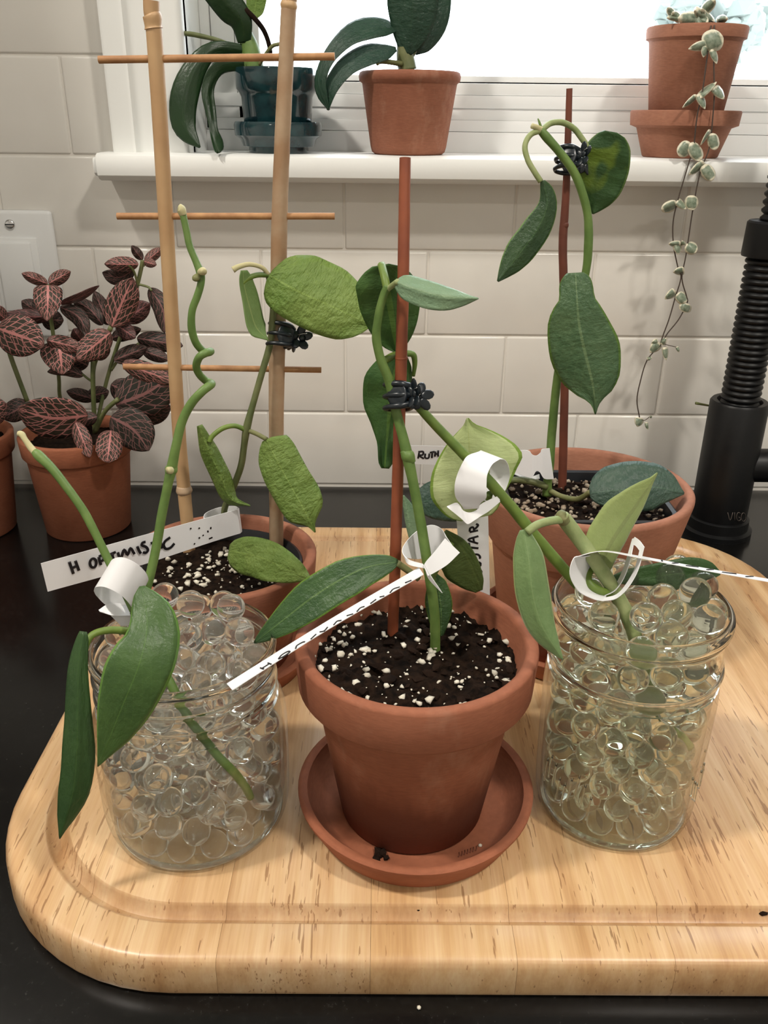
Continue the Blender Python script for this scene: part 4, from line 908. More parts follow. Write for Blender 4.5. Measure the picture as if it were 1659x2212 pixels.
# ================================================================== PINK-VEINED PLANTS ON THE WORKTOP
CF = (-26.8, 71.6)
fit = thing('nerve_plant', (CF[0], CF[1], 0), 'bushy plant with pink-veined dark leaves in a terracotta pot by the switch', 'potted plant')
mesh('pot', *pot_geo(CF, 0, 3.75, 4.4, 4.86, 7.3, 9.15, .45), M['terra'], fit, sharp=50)
mesh('soil', *soil_geo(CF, 8.1, 4.3, 51, .2, n=24), M['soil'], fit)
def fstem(pts, r=.16): mesh('stem', *ptube(pts, r, seg=8), M['stem_dark'], fit)
b0 = (205, 935, 71.5)
fstem([b0, (201, 850, 71.5), (203, 790, 71.3), (222, 745, 70.8), (240, 706, 70.2)], .2)
fstem([b0, (226, 840, 72), (246, 770, 72), (270, 700, 72), (290, 645, 72), (297, 615, 72), (305, 580, 72), (308, 562, 72)], .17)
fstem([(150, 930, 72), (130, 860, 72), (127, 815, 71.6), (116, 730, 71), (106, 660, 70.6), (104, 615, 70.4)], .16)
fstem([b0, (201, 830, 71), (201, 780, 71)], .2); fstem([(60, 870, 72), (30, 790, 72), (8, 730, 72), (-20, 700, 72)], .2)
fstem([b0, (226, 890, 70.6), (255, 862, 70)], .2); fstem([(240, 800, 71.8), (262, 770, 71.6), (300, 742, 71.4)], .12)
fstem([(298, 616, 72), (290, 588, 71.6), (278, 572, 71.2)], .1); fstem([(299, 614, 72), (320, 620, 71.6), (328, 628, 71.4)], .1)
fstem([(202, 826, 71), (190, 818, 70.8), (178, 808, 70.6)], .1); fstem([(310, 575, 72), (318, 565, 72)], .08)
fstem([(18, 760, 72), (28, 745, 71.6), (30, 735, 71)], .12)
def fl(x0, y0, x1, y1, w, Y, mat='fit_a', dY=-.8, tl=.4, tr=.4, bend=0., prof=None):
    w *= 1.12; x1, y1 = x0+(x1-x0)*1.08, y0+(y1-y0)*1.08
    mx, my = (x0+x1)/2-(y1-y0)*bend, (y0+y1)/2+(x1-x0)*bend
    leaf(fit, M[mat], [(x0, y0, Y), (mx, my, Y+dY*.7), (x1, y1, Y+dY)], sc_w(prof or OVAL, w), tl=tl, tr=tr, th=.06, nu=16, nv=8, wave=.25, seed=x0*.13+y0*.07)
HRT = [(0, .5), (.04, .82), (.14, 1), (.32, 1.02), (.55, .88), (.76, .6), (.9, .32), (1, .05)]
for a in [(104, 616, 102, 688, 28, 70, 'fit_a', -1.2, .4, .4, 0, HRT), (103, 613, 51, 592, 11, 70.4), (105, 612, 149, 588, 14, 70.6, 'fit_a', .3), (241, 706, 284, 608, 31, 70.2, 'fit_a', -.5),
          (239, 718, 172, 772, 27, 69.6, 'fit_a', -1.), (299, 571, 231, 570, 15, 71.4, 'fit_a', -.6), (290, 582, 226, 588, 16, 72.2, 'fit_b', .4, .2, -.6, -.2), (308, 561, 286, 533, 9, 72, 'fit_b', -.4),
          (313, 566, 348, 538, 11, 72, 'fit_a', .4), (311, 564, 336, 572, 9, 71.6), (323, 622, 353, 712, 18, 71.8, 'fit_b', -.6, .3, .3, -.12), (128, 656, 208, 620, 8, 70.4, 'fit_c', .3, -.5, .8, .05),
          (130, 662, 186, 720, 16, 71., 'fit_b', -.3, .3, .3, -.15), (222, 702, 159, 650, 14, 72, 'fit_b', .3, .4, .4, .1), (236, 702, 206, 634, 15, 72.2, 'fit_b', .3), (268, 692, 320, 658, 21, 72, 'fit_c', -.3),
          (252, 702, 290, 728, 16, 71, 'fit_c', -.6), (296, 730, 388, 746, 19, 71.6, 'fit_b', -.4), (-6, 708, 88, 742, 40, 70., 'fit_a', -.8), (101, 734, 174, 752, 16, 70.2, 'fit_a', -.6, .3, .3),
          (128, 738, 134, 804, 38, 70.4, 'fit_a', -.9, .4, .4, 0, HRT), (112, 684, 10, 684, 15, 71, 'fit_c', -.4), (92, 680, 50, 652, 16, 71.6, 'fit_b', -.2), (90, 690, 134, 692, 20, 71.6, 'fit_b', -.4),
          (180, 812, 108, 804, 12, 70.8, 'fit_b', -.3, .2, .5, .12), (190, 898, 49, 884, 40, 69.2, 'fit_a', -1.6, .6, -.2, -.08), (250, 874, 368, 812, 46, 70.2, 'fit_b', -.5, .4, .3, .06),
          (264, 784, 368, 822, 19, 70.2, 'fit_a', -.8, .3, .3), (246, 778, 312, 752, 17, 71.2, 'fit_b', -.2), (308, 757, 362, 776, 13, 71.4, 'fit_b', -.3), (240, 900, 316, 968, 38, 69.4, 'fit_b', -1., .3, .3, -.1),
          (298, 902, 364, 880, 24, 70.8, 'fit_b', .2, .6, .6), (164, 912, 192, 983, 17, 68.4, 'fit_a', -1.6, .3, .3, 0), (240, 930, 232, 994, 26, 68, 'fit_a', -2., .3, .3, 0, ROUND), (204, 862, 148, 846, 13, 72.4, 'fit_b'),
          (188, 858, 232, 846, 16, 72.4, 'fit_b'), (190, 790, 150, 768, 20, 72, 'fit_b'), (206, 776, 232, 742, 16, 71.6, 'fit_c'), (62, 872, 8, 900, 22, 72, 'fit_b'), (240, 730, 300, 712, 14, 72.4, 'fit_b'), (176, 735, 160, 712, 14, 71.6, 'fit_c'),
          (12, 690, -14, 664, 14, 70.6, 'fit_a'), (210, 900, 150, 915, 16, 70.5, 'fit_b'), (240, 830, 300, 860, 24, 71.8, 'fit_b')]:
    fl(*a)
CG = (-37.1, 70.6)
ft2 = thing('nerve_plant', (CG[0], CG[1], 0), 'pink-veined plant in a terracotta pot cut off by the left edge', 'potted plant')
mesh('pot', *pot_geo(CG, 0, 3.75, 4.4, 4.86, 7.3, 9.15, .45), M['terra'], ft2, sharp=50)
mesh('soil', *soil_geo(CG, 8.1, 4.3, 57, .2, n=20), M['soil'], ft2)
for k, (x0, y0, x1, y1, w, Y) in enumerate(((-40, 900, 14, 872, 32, 69.4), (-60, 860, -10, 820, 34, 70), (-70, 900, -110, 860, 34, 70), (-50, 820, -40, 750, 28, 71))):
    v, f, uv = leaf_geo([(x0, y0, Y), ((x0+x1)/2, (y0+y1)/2, Y-.6), (x1, y1, Y-.8)], sc_w(OVAL, w), tl=.4, tr=.4, nu=16, nv=8, wave=.2, seed=k)
    mesh('leaf', v, f, M['fit_a'], ft2, uv=uv)
mesh('stem', *ptube([(-60, 960, 70.6), (-55, 900, 70.6), (-48, 820, 70.8)], .2), M['stem_dark'], ft2)

# ================================================================== JARS AND CUTTINGS
CR, CL = (12.25, 34.4), (-9.0, 33.5)
def jar(c, prof_o, th, label, zs, seg=96):
    inner = []
    pts = [(float(q[0]), float(q[1])) for q in catmull([np.array(q) for q in prof_o], 3)]
    for i, (r, z) in enumerate(pts):
        a = pts[max(i-1, 0)]; b = pts[min(i+1, len(pts)-1)]
        t = np.array([b[0]-a[0], b[1]-a[1]]); t = t/(np.linalg.norm(t)+1e-9); nr = np.array([-t[1], t[0]])
        inner.append((max(r+nr[0]*th, 0), z+nr[1]*th))
    pr = [(0, pts[0][1])]+pts+[(pts[-1][0]-th*.5, pts[-1][1]+.08)]+[q for q in inner[::-1]]
    pr[-1] = (0, pr[-1][1]); pr.insert(-1, (inner[0][0], pr[-1][1])) if inner[0][0] > .1 else None
    o = thing('glass_jar', (c[0], c[1], T_), label, 'jar')
    k = next(i for i, q in enumerate(pts) if q[1] > zs)
    lo = [(0, pts[0][1])]+pts[:k+1]+inner[:k+1][::-1]+[(0, inner[0][1])]
    hi = pts[k:]+[(pts[-1][0]-th*.5, pts[-1][1]+.08)]+inner[k:][::-1]
    mesh('body', *lathe(c, lo, seg), M['thinglass'], o, sharp=70)
    rb = pts[0][0]
    mesh('heel', *lathe(c, [(rb-.55, T_+.16), (rb-.2, T_+.03), (rb+.15, T_+.03), (rb+.42, T_+.16), (rb+.5, T_+.34), (rb+.2, T_+.4), (rb-.3, T_+.36)], seg, True), M['jarglass'], o)
    mesh('neck', *lathe(c, hi, seg, True), M['jarglass'], o, sharp=70)
    return o, inner
jr, jri = jar(CR, [(3.2, T_+.12), (3.45, T_+.02), (3.7, T_+.12), (3.88, T_+.5), (3.98, T_+1.2), (4.03, T_+3.), (4.08, T_+6.), (4.1, T_+7.2), (4.06, T_+8.0), (3.99, T_+8.4), (3.97, T_+8.65), (4.07, T_+8.88), (4.11, T_+9.05), (4.07, T_+9.22), (3.97, T_+9.5), (3.9, T_+10.3), (3.95, T_+10.9), (4.1, T_+11.2), (4.16, T_+11.5), (4.12, T_+11.8), (4.0, T_+11.95)], .24,
              'tall glass canning jar of greenish water beads on the right side of the board', T_+8.2)
jl, jli = jar(CL, [(3.7, T_+.14), (3.95, T_+.02), (4.2, T_+.15), (4.42, T_+.55), (4.55, T_+1.2), (4.6, T_+2.2), (4.62, T_+4.6), (4.6, T_+5.8), (4.5, T_+6.5), (4.32, T_+7.0), (4.2, T_+7.35), (4.17, T_+7.6), (4.22, T_+7.8), (4.26, T_+8.), (4.22, T_+8.2), (4.16, T_+8.4), (4.14, T_+8.7), (4.24, T_+8.9), (4.2, T_+9.15), (4.12, T_+9.4), (4.2, T_+9.65), (4.28, T_+9.85), (4.26, T_+10.05), (4.16, T_+10.15)], .24,
              'squat wide-mouth glass jar of clear water beads on the left side of the board', T_+7.0)
# raised moulding marks on the tall jar
mk = []
for k in range(9):
    a = math.radians(196+k*5); z0 = T_+2.2+.5*math.sin(k*1.3)
    mk.append(tube([(CR[0]+4.04*math.cos(a+.012*q), CR[1]+4.04*math.sin(a+.012*q), z0+1.5*q/3) for q in range(4)], .05, seg=6, sub=2))
for k in range(8):
    a = math.radians(312+k*5); z0 = T_+2.6+.4*math.cos(k*1.7)
    mk.append(tube([(CR[0]+4.05*math.cos(a-.012*q), CR[1]+4.05*math.sin(a-.012*q), z0+1.2*q/3) for q in range(4)], .05, seg=6, sub=2))
stuff(mesh('moulded_relief', *merge(mk), M['jarglass'], jr))

cl = thing('wax_plant_cutting', PY(400, 1560, 33), 'leafy cutting in the squat jar with one straight and one curly bare stem', 'cutting')
L1 = [(541, 1722, 30.9), (530, 1700, 30.6), (505, 1668, 30.25), (470, 1632, 30.0), (438, 1590, 29.95), (408, 1550, 30.0), (370, 1480, 30.4), (330, 1400, 31.2), (300, 1340, 31.9), (276, 1290, 32.4), (250, 1240, 32.6), (232, 1205, 32.8), (205, 1150, 33.), (180, 1103, 33.2), (150, 1060, 33.4), (115, 1015, 33.7), (85, 985, 34), (74, 975, 34.1)]
mesh('stem', *ptube(L1, [.18, .2, .2, .2, .2, .2, .2, .2, .2, .19, .19, .18, .18, .18, .18, .19, .22, .15], seg=14, lump=.07), M['stem'], cl)
mesh('stem_tip', *ptube([(78, 980, 34.05), (66, 966, 34.2), (54, 950, 34.3), (46, 938, 34.4), (38, 937, 34.4)], [.14, .13, .12, .14, .1], lump=.25), M['stem_tan'], cl)
L2 = [(290, 1330, 32.2), (312, 1285, 32.6), (333, 1205, 33.1), (350, 1110, 33.5), (363, 1045, 33.7), (370, 1015, 33.8), (379, 970, 33.9), (393, 912, 34.1), (413, 872, 34.2), (436, 846, 34.3), (454, 832, 34.6), (456, 828, 35.0), (444, 822, 35.1), (430, 808, 34.8), (424, 790, 34.5), (431, 771, 34.3), (446, 762, 34.4), (455, 759, 34.8), (448, 762, 35.2), (436, 756, 35.1), (422, 738, 34.9), (414, 708, 34.8), (415, 672, 34.8), (426, 640, 34.9), (434, 612, 35.), (433, 590, 35.1), (424, 566, 35.2), (410, 532, 35.3), (402, 495, 35.4), (395, 462, 35.5)]
mesh('stem', *ptube(L2, [.21, .21, .2, .2, .2, .23, .2, .19, .185, .18, .18, .17, .16, .16, .16, .16, .16, .16, .16, .16, .16, .16, .15, .15, .15, .17, .145, .14, .14, .14], seg=14, lump=.05), M['stem'], cl)
mesh('stem_node', *ptube([(365, 1024, 33.75), (370, 1014, 33.8), (374, 1004, 33.85)], [.19, .27, .19]), M['stem'], cl)
mesh('cut_scar', *ptube([(369, 1016, 33.5), (364, 1016, 33.35), (361, 1017, 33.3)], [.16, .15, .13]), M['stem_tan'], cl)
mesh('cut_scar', *ptube([(432, 588, 35.), (438, 586, 34.8), (441, 589, 34.7)], [.12, .16, .12]), M['stem_tan'], cl)
mesh('cut_scar', *ptube([(430, 596, 35.), (423, 601, 34.8), (421, 606, 34.8)], [.12, .15, .1]), M['stem_olive'], cl)
mesh('stem_tip', *ptube([(396, 465, 35.5), (391, 452, 35.5), (385, 449, 35.5)], [.16, .2, .1], lump=.3), M['stem_tan'], cl)
mesh('petiole', *ptube([(282, 1364, 31.2), (240, 1361, 30.8), (206, 1368, 30.4), (190, 1384, 30.1), (184, 1420, 29.8), (190, 1500, 29.2)], [.17, .16, .15, .14, .1, .05]), M['stem_lime'], cl)
leaf(cl, M['L_jar'], [(306, 1266, 31.2), (318, 1345, 30.), (302, 1430, 28.8), (262, 1530, 28.2), (211, 1656, 27.9)], [(0, 6, 5), (.05, 30, 22), (.14, 58, 34), (.26, 74, 42), (.36, 76, 62), (.48, 72, 70), (.62, 66, 60), (.8, 44, 35), (.92, 18, 14), (1, 1, 1)], tl=.15, tr=-.1, cup=.1)
leaf(cl, M['L_jardark'], [(180, 1364, 29.9), (170, 1450, 29.2), (168, 1580, 28.5), (160, 1700, 28.1), (129, 1812, 27.9)], [(0, 8, 8), (.04, 14, 14), (.18, 20, 24), (.4, 30, 29), (.6, 40, 33), (.75, 36, 33), (.88, 20, 22), (.95, 8, 10), (1, 1, 1)], tl=.4, tr=.5, cup=-.2)

cr1 = thing('wax_plant_cutting', PY(1240, 1260, 36), 'cutting with a lime leaf and long bare stem leaning from the tall jar', 'cutting')
R1 = [(1300, 1330, 35.6), (1262, 1280, 35.9), (1222, 1234, 36.2), (1160, 1163, 36.5), (1102, 1092, 36.7), (1048, 1031, 36.8), (1000, 980, 36.9), (940, 918, 37.), (905, 880, 37.), (884, 862, 37.)]
mesh('stem', *ptube(R1, [.27, .28, .28, .28, .27, .26, .24, .22, .2, .17], seg=14, lump=.06), M['stem_lime'], cr1)
leaf(cr1, M['L_lime'], [(1036, 1118, 37.6), (1022, 1050, 38.), (1014, 980, 38.2), (1010, 903, 38.3)], [(0, 40, 25), (.05, 62, 42), (.15, 80, 58), (.3, 94, 82), (.45, 88, 100), (.58, 74, 114), (.7, 56, 102), (.8, 38, 76), (.88, 20, 44), (.94, 8, 14), (1, 2, 2)], tl=.5, tr=.2, cup=-.3, wave=.2)
mesh('petiole', *ptube([(1058, 1066, 37.), (1052, 1085, 37.3), (1040, 1100, 37.5), (1030, 1090, 37.7)], .16), M['stem_lime'], cr1)

cr2 = thing('wax_plant_cutting', PY(1340, 1300, 33.5), 'fuzzy grey-green cutting with three leaves standing in the tall jar', 'cutting')
R2 = [(1488, 1612, 32.9), (1462, 1585, 32.6), (1430, 1540, 32.4), (1404, 1490, 32.4), (1384, 1420, 32.7), (1362, 1345, 33.1), (1330, 1282, 33.5), (1290, 1218, 33.5), (1250, 1163, 33.5), (1222, 1126, 33.5), (1214, 1114, 33.5)]
mesh('stem', *ptube(R2, [.25, .3, .32, .33, .33, .33, .33, .33, .32, .32, .28], seg=14, lump=.06), M['stem_pale'], cr2)
mesh('stem_node', *ptube([(1222, 1128, 33.4), (1213, 1116, 33.4), (1217, 1104, 33.4)], [.26, .3, .12], lump=.2), M['stem_olive'], cr2)
mesh('petiole', *ptube([(1214, 1122, 33.3), (1185, 1126, 33.), (1158, 1135, 32.7), (1138, 1150, 32.5)], .18), M['stem_pale'], cr2)
mesh('petiole', *ptube([(1318, 1282, 33.4), (1294, 1276, 33.2), (1274, 1262, 33.3), (1270, 1242, 33.7), (1284, 1220, 34.2)], [.2, .2, .2, .19, .17]), M['stem_lime'], cr2)
leaf(cr2, M['L_fuzzy'], [(1132, 1144, 32.6), (1142, 1210, 31.8), (1150, 1280, 31.2), (1170, 1350, 30.7), (1216, 1425, 30.2)], [(0, 9, 9), (.06, 18, 20), (.22, 34, 34), (.45, 38, 37), (.65, 33, 34), (.82, 20, 24), (.93, 8, 11), (1, 1, 1)], tl=.5, tr=.4, cup=-.1)
leaf(cr2, M['L_young'], [(1290, 1232, 34.), (1325, 1165, 34.6), (1375, 1092, 35.1), (1420, 1021, 35.5)], [(0, 34, 24), (.1, 44, 26), (.3, 58, 26), (.5, 58, 20), (.7, 42, 14), (.85, 22, 7), (.93, 8, 3), (1, 1, 1)], tl=-.3, tr=.7)
leaf(cr2, M['L_jardark'], [(1322, 1252, 34.6), (1400, 1246, 35.1), (1480, 1240, 35.5), (1556, 1238, 35.8)], [(0, 8, 8), (.15, 20, 14), (.35, 26, 20), (.55, 32, 26), (.72, 36, 34), (.76, 35, 44), (.82, 33, 24), (.92, 24, 14), (1, 4, 4)], tl=.3, tr=-.5)
mesh('petiole', *ptube([(1345, 1300, 33.8), (1332, 1275, 34.2), (1324, 1254, 34.6)], .16), M['stem_lime'], cr2)

# ================================================================== PLASTIC PLANT TAGS
def tagthing(px, py, Y, label): return thing('plant_tag', PY(px, py, Y), label, 'plant tag')
# 1: squat jar, rolled band
t = tagthing(262, 1260, 32.8, 'white plastic tag rolled round the stems above the squat jar')
tagmesh('band', ribbon([(236, 1224, 32.6), (243, 1209, 32.1), (264, 1204, 31.7), (291, 1215, 31.6), (312, 1233, 31.8), (320, 1250, 32.2), (316, 1262, 32.7)], [(203, 1277, 32.2), (207, 1269, 31.7), (226, 1268, 31.3), (255, 1281, 31.2), (275, 1299, 31.4), (287, 1314, 31.8), (291, 1308, 32.3)]), t)
tagmesh('band_back', ribbon([(203, 1277, 32.2), (210, 1289, 32.8), (233, 1309, 33.3), (262, 1307, 33.3), (291, 1308, 32.3)], [(236, 1224, 32.6), (242, 1238, 33.2), (262, 1256, 33.7), (292, 1258, 33.6), (316, 1262, 32.7)]), t)
tagmesh('tail', ribbon([(213, 1318, 33.2), (240, 1303, 33.3), (285, 1308, 33.4)], [(215, 1321, 32.9), (245, 1330, 32.8), (280, 1330, 32.8)]), t)
tagmesh('tail_end', ribbon([(236, 1326, 33.4), (290, 1328, 33.5)], [(262, 1352, 33.6), (288, 1350, 33.6)]), t)
# 2: trellis plant, written strip
t = tagthing(490, 1130, 48.8, 'white tag lettered H OPTIMISTIC running from the trellis pot over the worktop')
pA, pB, pC = (88, 1217, 42.), (452, 1117, 47.6), (103, 1278, 42.)
tagmesh('strip', ribbon([pA, (270, 1167, 44.8), pB, (512, 1101, 48.5)], [pC, (285, 1227, 44.8), (460, 1170, 47.6), (519, 1152, 48.5)]), t)
tagmesh('loop', ribbon([(512, 1101, 48.5), (516, 1098, 49.4), (504, 1093, 50), (474, 1096, 50.2), (448, 1106, 49.6), (440, 1116, 48.9), (446, 1126, 48.3), (460, 1129, 48.1)], [(519, 1152, 48.5), (522, 1146, 49.5), (506, 1135, 50), (475, 1137, 50.2), (450, 1146, 49.6), (444, 1133, 48.9), (452, 1140, 48.3), (468, 1158, 48.1)]), t)
z_ = lambda L: [[(70+x/3.53, 1080+y/3.53) for x, y in l] for l in L]
hw = z_([[(280, 470), (296, 515), (312, 562)], [(326, 462), (340, 500), (354, 538)], [(298, 520), (345, 498)], ell(462, 480, 24, 34, 0, 370, 12), [(505, 432), (512, 465), (522, 495)], [(505, 432), (532, 420), (546, 438), (538, 458), (514, 468)],
         [(575, 420), (635, 396)], [(606, 410), (614, 440), (622, 462)], [(650, 398), (658, 425), (664, 438)], [(680, 434), (698, 378), (726, 418), (746, 366), (778, 412)], [(798, 352), (812, 385), (826, 408)],
         [(862, 318), (838, 326), (836, 345), (866, 358), (880, 382), (862, 402), (842, 396)], [(900, 330), (962, 312)], [(930, 322), (938, 350), (944, 380)], [(970, 308), (982, 340), (990, 368)], [(1050, 284), (1012, 312), (1000, 345), (1018, 372), (1052, 362), (1082, 330)]])
mesh('handwriting', *strokes(hw, (pA, pC, pB), .085, .04), M['ink'], t)
sp_ = z_([[(1204, 212), (1208, 222)], [(1268, 210), (1274, 218)], [(1335, 232), (1339, 246)], [(1345, 296), (1372, 284)], [(1268, 284), (1276, 292)], [(1232, 330), (1238, 336)], [(1298, 266), (1304, 272)], [(1360, 205), (1358, 222)], [(1496, 268), (1508, 258)], [(1506, 236), (1520, 214)], [(1448, 282), (1454, 280)], [(1528, 242), (1514, 270)], [(1548, 230), (1544, 238)]])
mesh('soil_specks', *strokes(sp_, (pA, pC, pB), .05, .05), M['bark'], t)
# 3: middle plant, strip seen almost edge on
t = tagthing(925, 1215, 34.6, 'long white tag seen edge-on reaching from the middle stem to the squat jar')
sA, sB = (490, 1478, 30.), (503, 1490, 29.2)
tagmesh('strip', ribbon([(490, 1477, 30.2), (700, 1346, 32.2), (905, 1226, 34.2)], [(502, 1491, 29.4), (705, 1362, 31.4), (915, 1241, 33.4)]), t)
tagmesh('loop', ribbon([(914, 1218, 34.1), (882, 1208, 34.2), (869, 1191, 34.8), (877, 1171, 35.5), (901, 1147, 36.1), (930, 1134, 36.4), (953, 1142, 36.2), (964, 1160, 35.7)], [(918, 1228, 34.), (884, 1220, 34.1), (876, 1206, 34.7), (890, 1207, 35.4), (908, 1207, 36.), (934, 1198, 36.3), (956, 1186, 36.1), (978, 1180, 35.6)]), t)
tagmesh('front_band', ribbon([(961, 1163, 35.7), (941, 1189, 34.8), (922, 1211, 34.1), (915, 1222, 33.9)], [(993, 1194, 35.5), (966, 1220, 34.6), (935, 1239, 33.9), (924, 1244, 33.7)]), t)
tagmesh('barb', ribbon([(917, 1219, 33.9), (932, 1246, 33.7), (956, 1281, 33.6)], [(917, 1221, 33.9), (926, 1250, 33.8), (955, 1281, 33.6)]), t)
sq_ = lambda L: [[(t_, .45+.55*q_) for t_, q_ in l] for l in L]
hw = [[(.16, .3), (.17, .95)], [(.165, .62), (.205, .62)], [(.2, .3), (.21, .95)], [(.25, .8), (.27, .45), (.3, .5), (.31, .85), (.28, .98), (.25, .85)], [(.34, .95), (.35, .5), (.38, .55), (.39, .75)], [(.42, .95), (.45, .6)], [(.47, .6), (.49, .95), (.51, .6)],
      [(.54, .9), (.56, .55), (.58, .9)], [(.61, .6), (.64, .95)], [(.66, .95), (.68, .6), (.7, .8)], [(.73, .9), (.76, .7)], [(.78, .65), (.8, .95)], [(.83, .95), (.85, .6), (.88, .9)], [(.91, .7), (.94, .9)]]
mesh('handwriting', *strip_strokes([(490, 1477, 30.2), (700, 1346, 32.2), (905, 1226, 34.2)], [(502, 1491, 29.4), (705, 1362, 31.4), (915, 1241, 33.4)], sq_(hw), .04), M['ink'], t)
# 4: lime cutting, rolled band and hanging strip
t = tagthing(1040, 1040, 37, 'white tag lettered STAR hanging below the lime-leafed cutting')
tagmesh('band', ribbon([(1034, 976, 36.9), (1010, 985, 36.5), (998, 1002, 36.1), (987, 1027, 35.9), (982, 1050, 35.8), (984, 1073, 35.9), (996, 1090, 36.1), (1002, 1100, 36.3)], [(1080, 992, 36.6), (1064, 1003, 36.1), (1053, 1024, 35.7), (1051, 1046, 35.6), (1051, 1064, 35.6), (1050, 1076, 35.7), (1038, 1087, 35.9), (1034, 1098, 36.1)]), t)
tagmesh('band_back', ribbon([(1080, 992, 36.6), (1091, 994, 37.1), (1099, 1008, 37.6), (1101, 1030, 37.8), (1094, 1054, 37.7), (1083, 1073, 37.4), (1068, 1088, 36.9)], [(1034, 976, 36.9), (1040, 974, 37.5), (1046, 988, 38.), (1047, 1012, 38.2), (1042, 1036, 38.1), (1032, 1056, 37.8), (1020, 1074, 37.3)]), t)
tagmesh('arrow', ribbon([(965, 1094, 36.2), (984, 1086, 36.1), (993, 1091, 36.1), (1000, 1102, 36.1), (1014, 1107, 36.1), (1030, 1101, 36.1), (1040, 1088, 36.2), (1078, 1070, 36.6)], [(966, 1096, 36.1), (984, 1110, 36.), (997, 1121, 35.9), (1010, 1132, 35.9), (1025, 1124, 35.9), (1040, 1114, 36.), (1056, 1104, 36.2), (1080, 1084, 36.5)]), t)
tagmesh('strip', ribbon([(985, 1108, 39.9), (990, 1180, 39.9), (997, 1330, 39.9)], [(1054, 1096, 39.9), (1056, 1180, 39.9), (1059, 1330, 39.9)]), t)
z8 = lambda L: [[(850+x/5.265, 1000+y/5.265) for x, y in l] for l in L]
hw = z8([[(866, 785), (962, 765)], [(866, 780), (872, 742), (905, 730), (918, 770)], [(915, 752), (938, 738), (962, 705), (938, 692)], [(966, 830), (850, 872), (962, 915)], [(905, 842), (915, 896)], [(858, 905), (872, 1010)], [(866, 958), (966, 968)],
         [(882, 1018), (868, 1050), (892, 1068), (922, 1040), (960, 1040), (982, 1062), (982, 1086)], ell(960, 1152, 32, 26, 0, 360, 10), [(930, 1180), (975, 1200), (1000, 1235), (985, 1252), (955, 1235)]])
mesh('handwriting', *strokes(hw, ((985, 1108, 39.9), (997, 1330, 39.9), (1054, 1096, 39.9)), .06, .04), M['ink'], t)
# 5: back plant
t = tagthing(1180, 1000, 49.8, 'white tag lettered RUTH looped round the stem of the back plant')
tagmesh('strip', ribbon([(888, 962, 51.6), (985, 965, 51.4), (1090, 975, 50.6)], [(892, 1002, 51.6), (980, 1006, 51.4), (1085, 1018, 50.6)]), t)
tagmesh('band', ribbon([(1090, 978, 50.4), (1118, 973, 49.9), (1141, 973, 49.6), (1150, 982, 49.5), (1159, 984, 49.5), (1167, 978, 49.5), (1171, 970, 49.5), (1187, 968, 49.8)], [(1088, 1018, 50.4), (1116, 1022, 49.9), (1138, 1030, 49.6), (1150, 1030, 49.5), (1158, 1018, 49.5), (1166, 1020, 49.5), (1176, 1034, 49.5), (1196, 1035, 49.8)]), t)
tagmesh('band_back', ribbon([(1105, 1018, 50.6), (1140, 1030, 50.9), (1165, 1024, 50.9)], [(1108, 1024, 50.5), (1142, 1036, 50.8), (1166, 1034, 50.8)]), t)
z5 = lambda L: [[(850+x/3.687, 940+y/3.687) for x, y in l] for l in L]
hw = z5([[(196, 185), (206, 132)], [(198, 132), (236, 130), (232, 156), (202, 160), (242, 186)], [(254, 145), (252, 178), (280, 180), (286, 145)], [(290, 138), (328, 130)], [(310, 134), (306, 182)], [(334, 128), (330, 170)], [(357, 120), (355, 170)], [(332, 150), (356, 146)]])
mesh('handwriting', *strokes(hw, ((888, 962, 51.6), (892, 1002, 51.6), (985, 965, 51.4)), .06, .05), M['ink'], t)
# 6: tall jar, loop seen along its axis and a long thin edge
t = tagthing(1310, 1250, 33, 'white tag looped round the fuzzy cutting, its strip pointing right edge-on')
tagmesh('loop', ribbon([(1262, 1203, 32.6), (1240, 1205, 32.4), (1231, 1240, 32.2), (1249, 1276, 32.1), (1280, 1293, 32.1), (1302, 1298, 32.1)], [(1296, 1196, 34.2), (1284, 1204, 34.1), (1276, 1232, 34.), (1282, 1262, 33.9), (1300, 1276, 33.9), (1316, 1280, 33.9)]), t)
tagmesh('loop_edge', ribbon([(1302, 1298, 32.1), (1330, 1293, 32.2), (1356, 1270, 32.3), (1378, 1232, 32.5), (1391, 1184, 32.8)], [(1304, 1292, 32.5), (1332, 1284, 32.6), (1354, 1260, 32.7), (1372, 1226, 32.9), (1384, 1180, 33.1)]), t)
tagmesh('loop_edge', ribbon([(1306, 1287, 33.), (1328, 1276, 33.1), (1346, 1252, 33.3), (1360, 1215, 33.5), (1371, 1162, 33.8)], [(1316, 1280, 33.9), (1328, 1266, 33.8), (1340, 1244, 33.9), (1352, 1212, 34.), (1366, 1164, 34.)]), t)
tagmesh('loop_tip', ribbon([(1371, 1160, 33.8), (1382, 1168, 33.4), (1392, 1182, 32.8)], [(1364, 1176, 33.9), (1374, 1180, 33.4), (1386, 1196, 32.8)]), t)
tagmesh('strip', ribbon([(1240, 1204, 32.4), (1300, 1191, 32.5), (1380, 1205, 32.6), (1520, 1232, 32.9), (1700, 1264, 33.2)], [(1262, 1201, 34.), (1305, 1190, 34.1), (1380, 1201, 34.2), (1520, 1227, 34.5), (1700, 1258, 34.8)]), t)
hw = [[(.6, .2), (.6, .8)], [(.64, .2), (.66, .8)], [(.69, .3), (.73, .7)], [(.76, .2), (.78, .8)], [(.81, .3), (.85, .6)], [(.88, .2), (.9, .8)]]
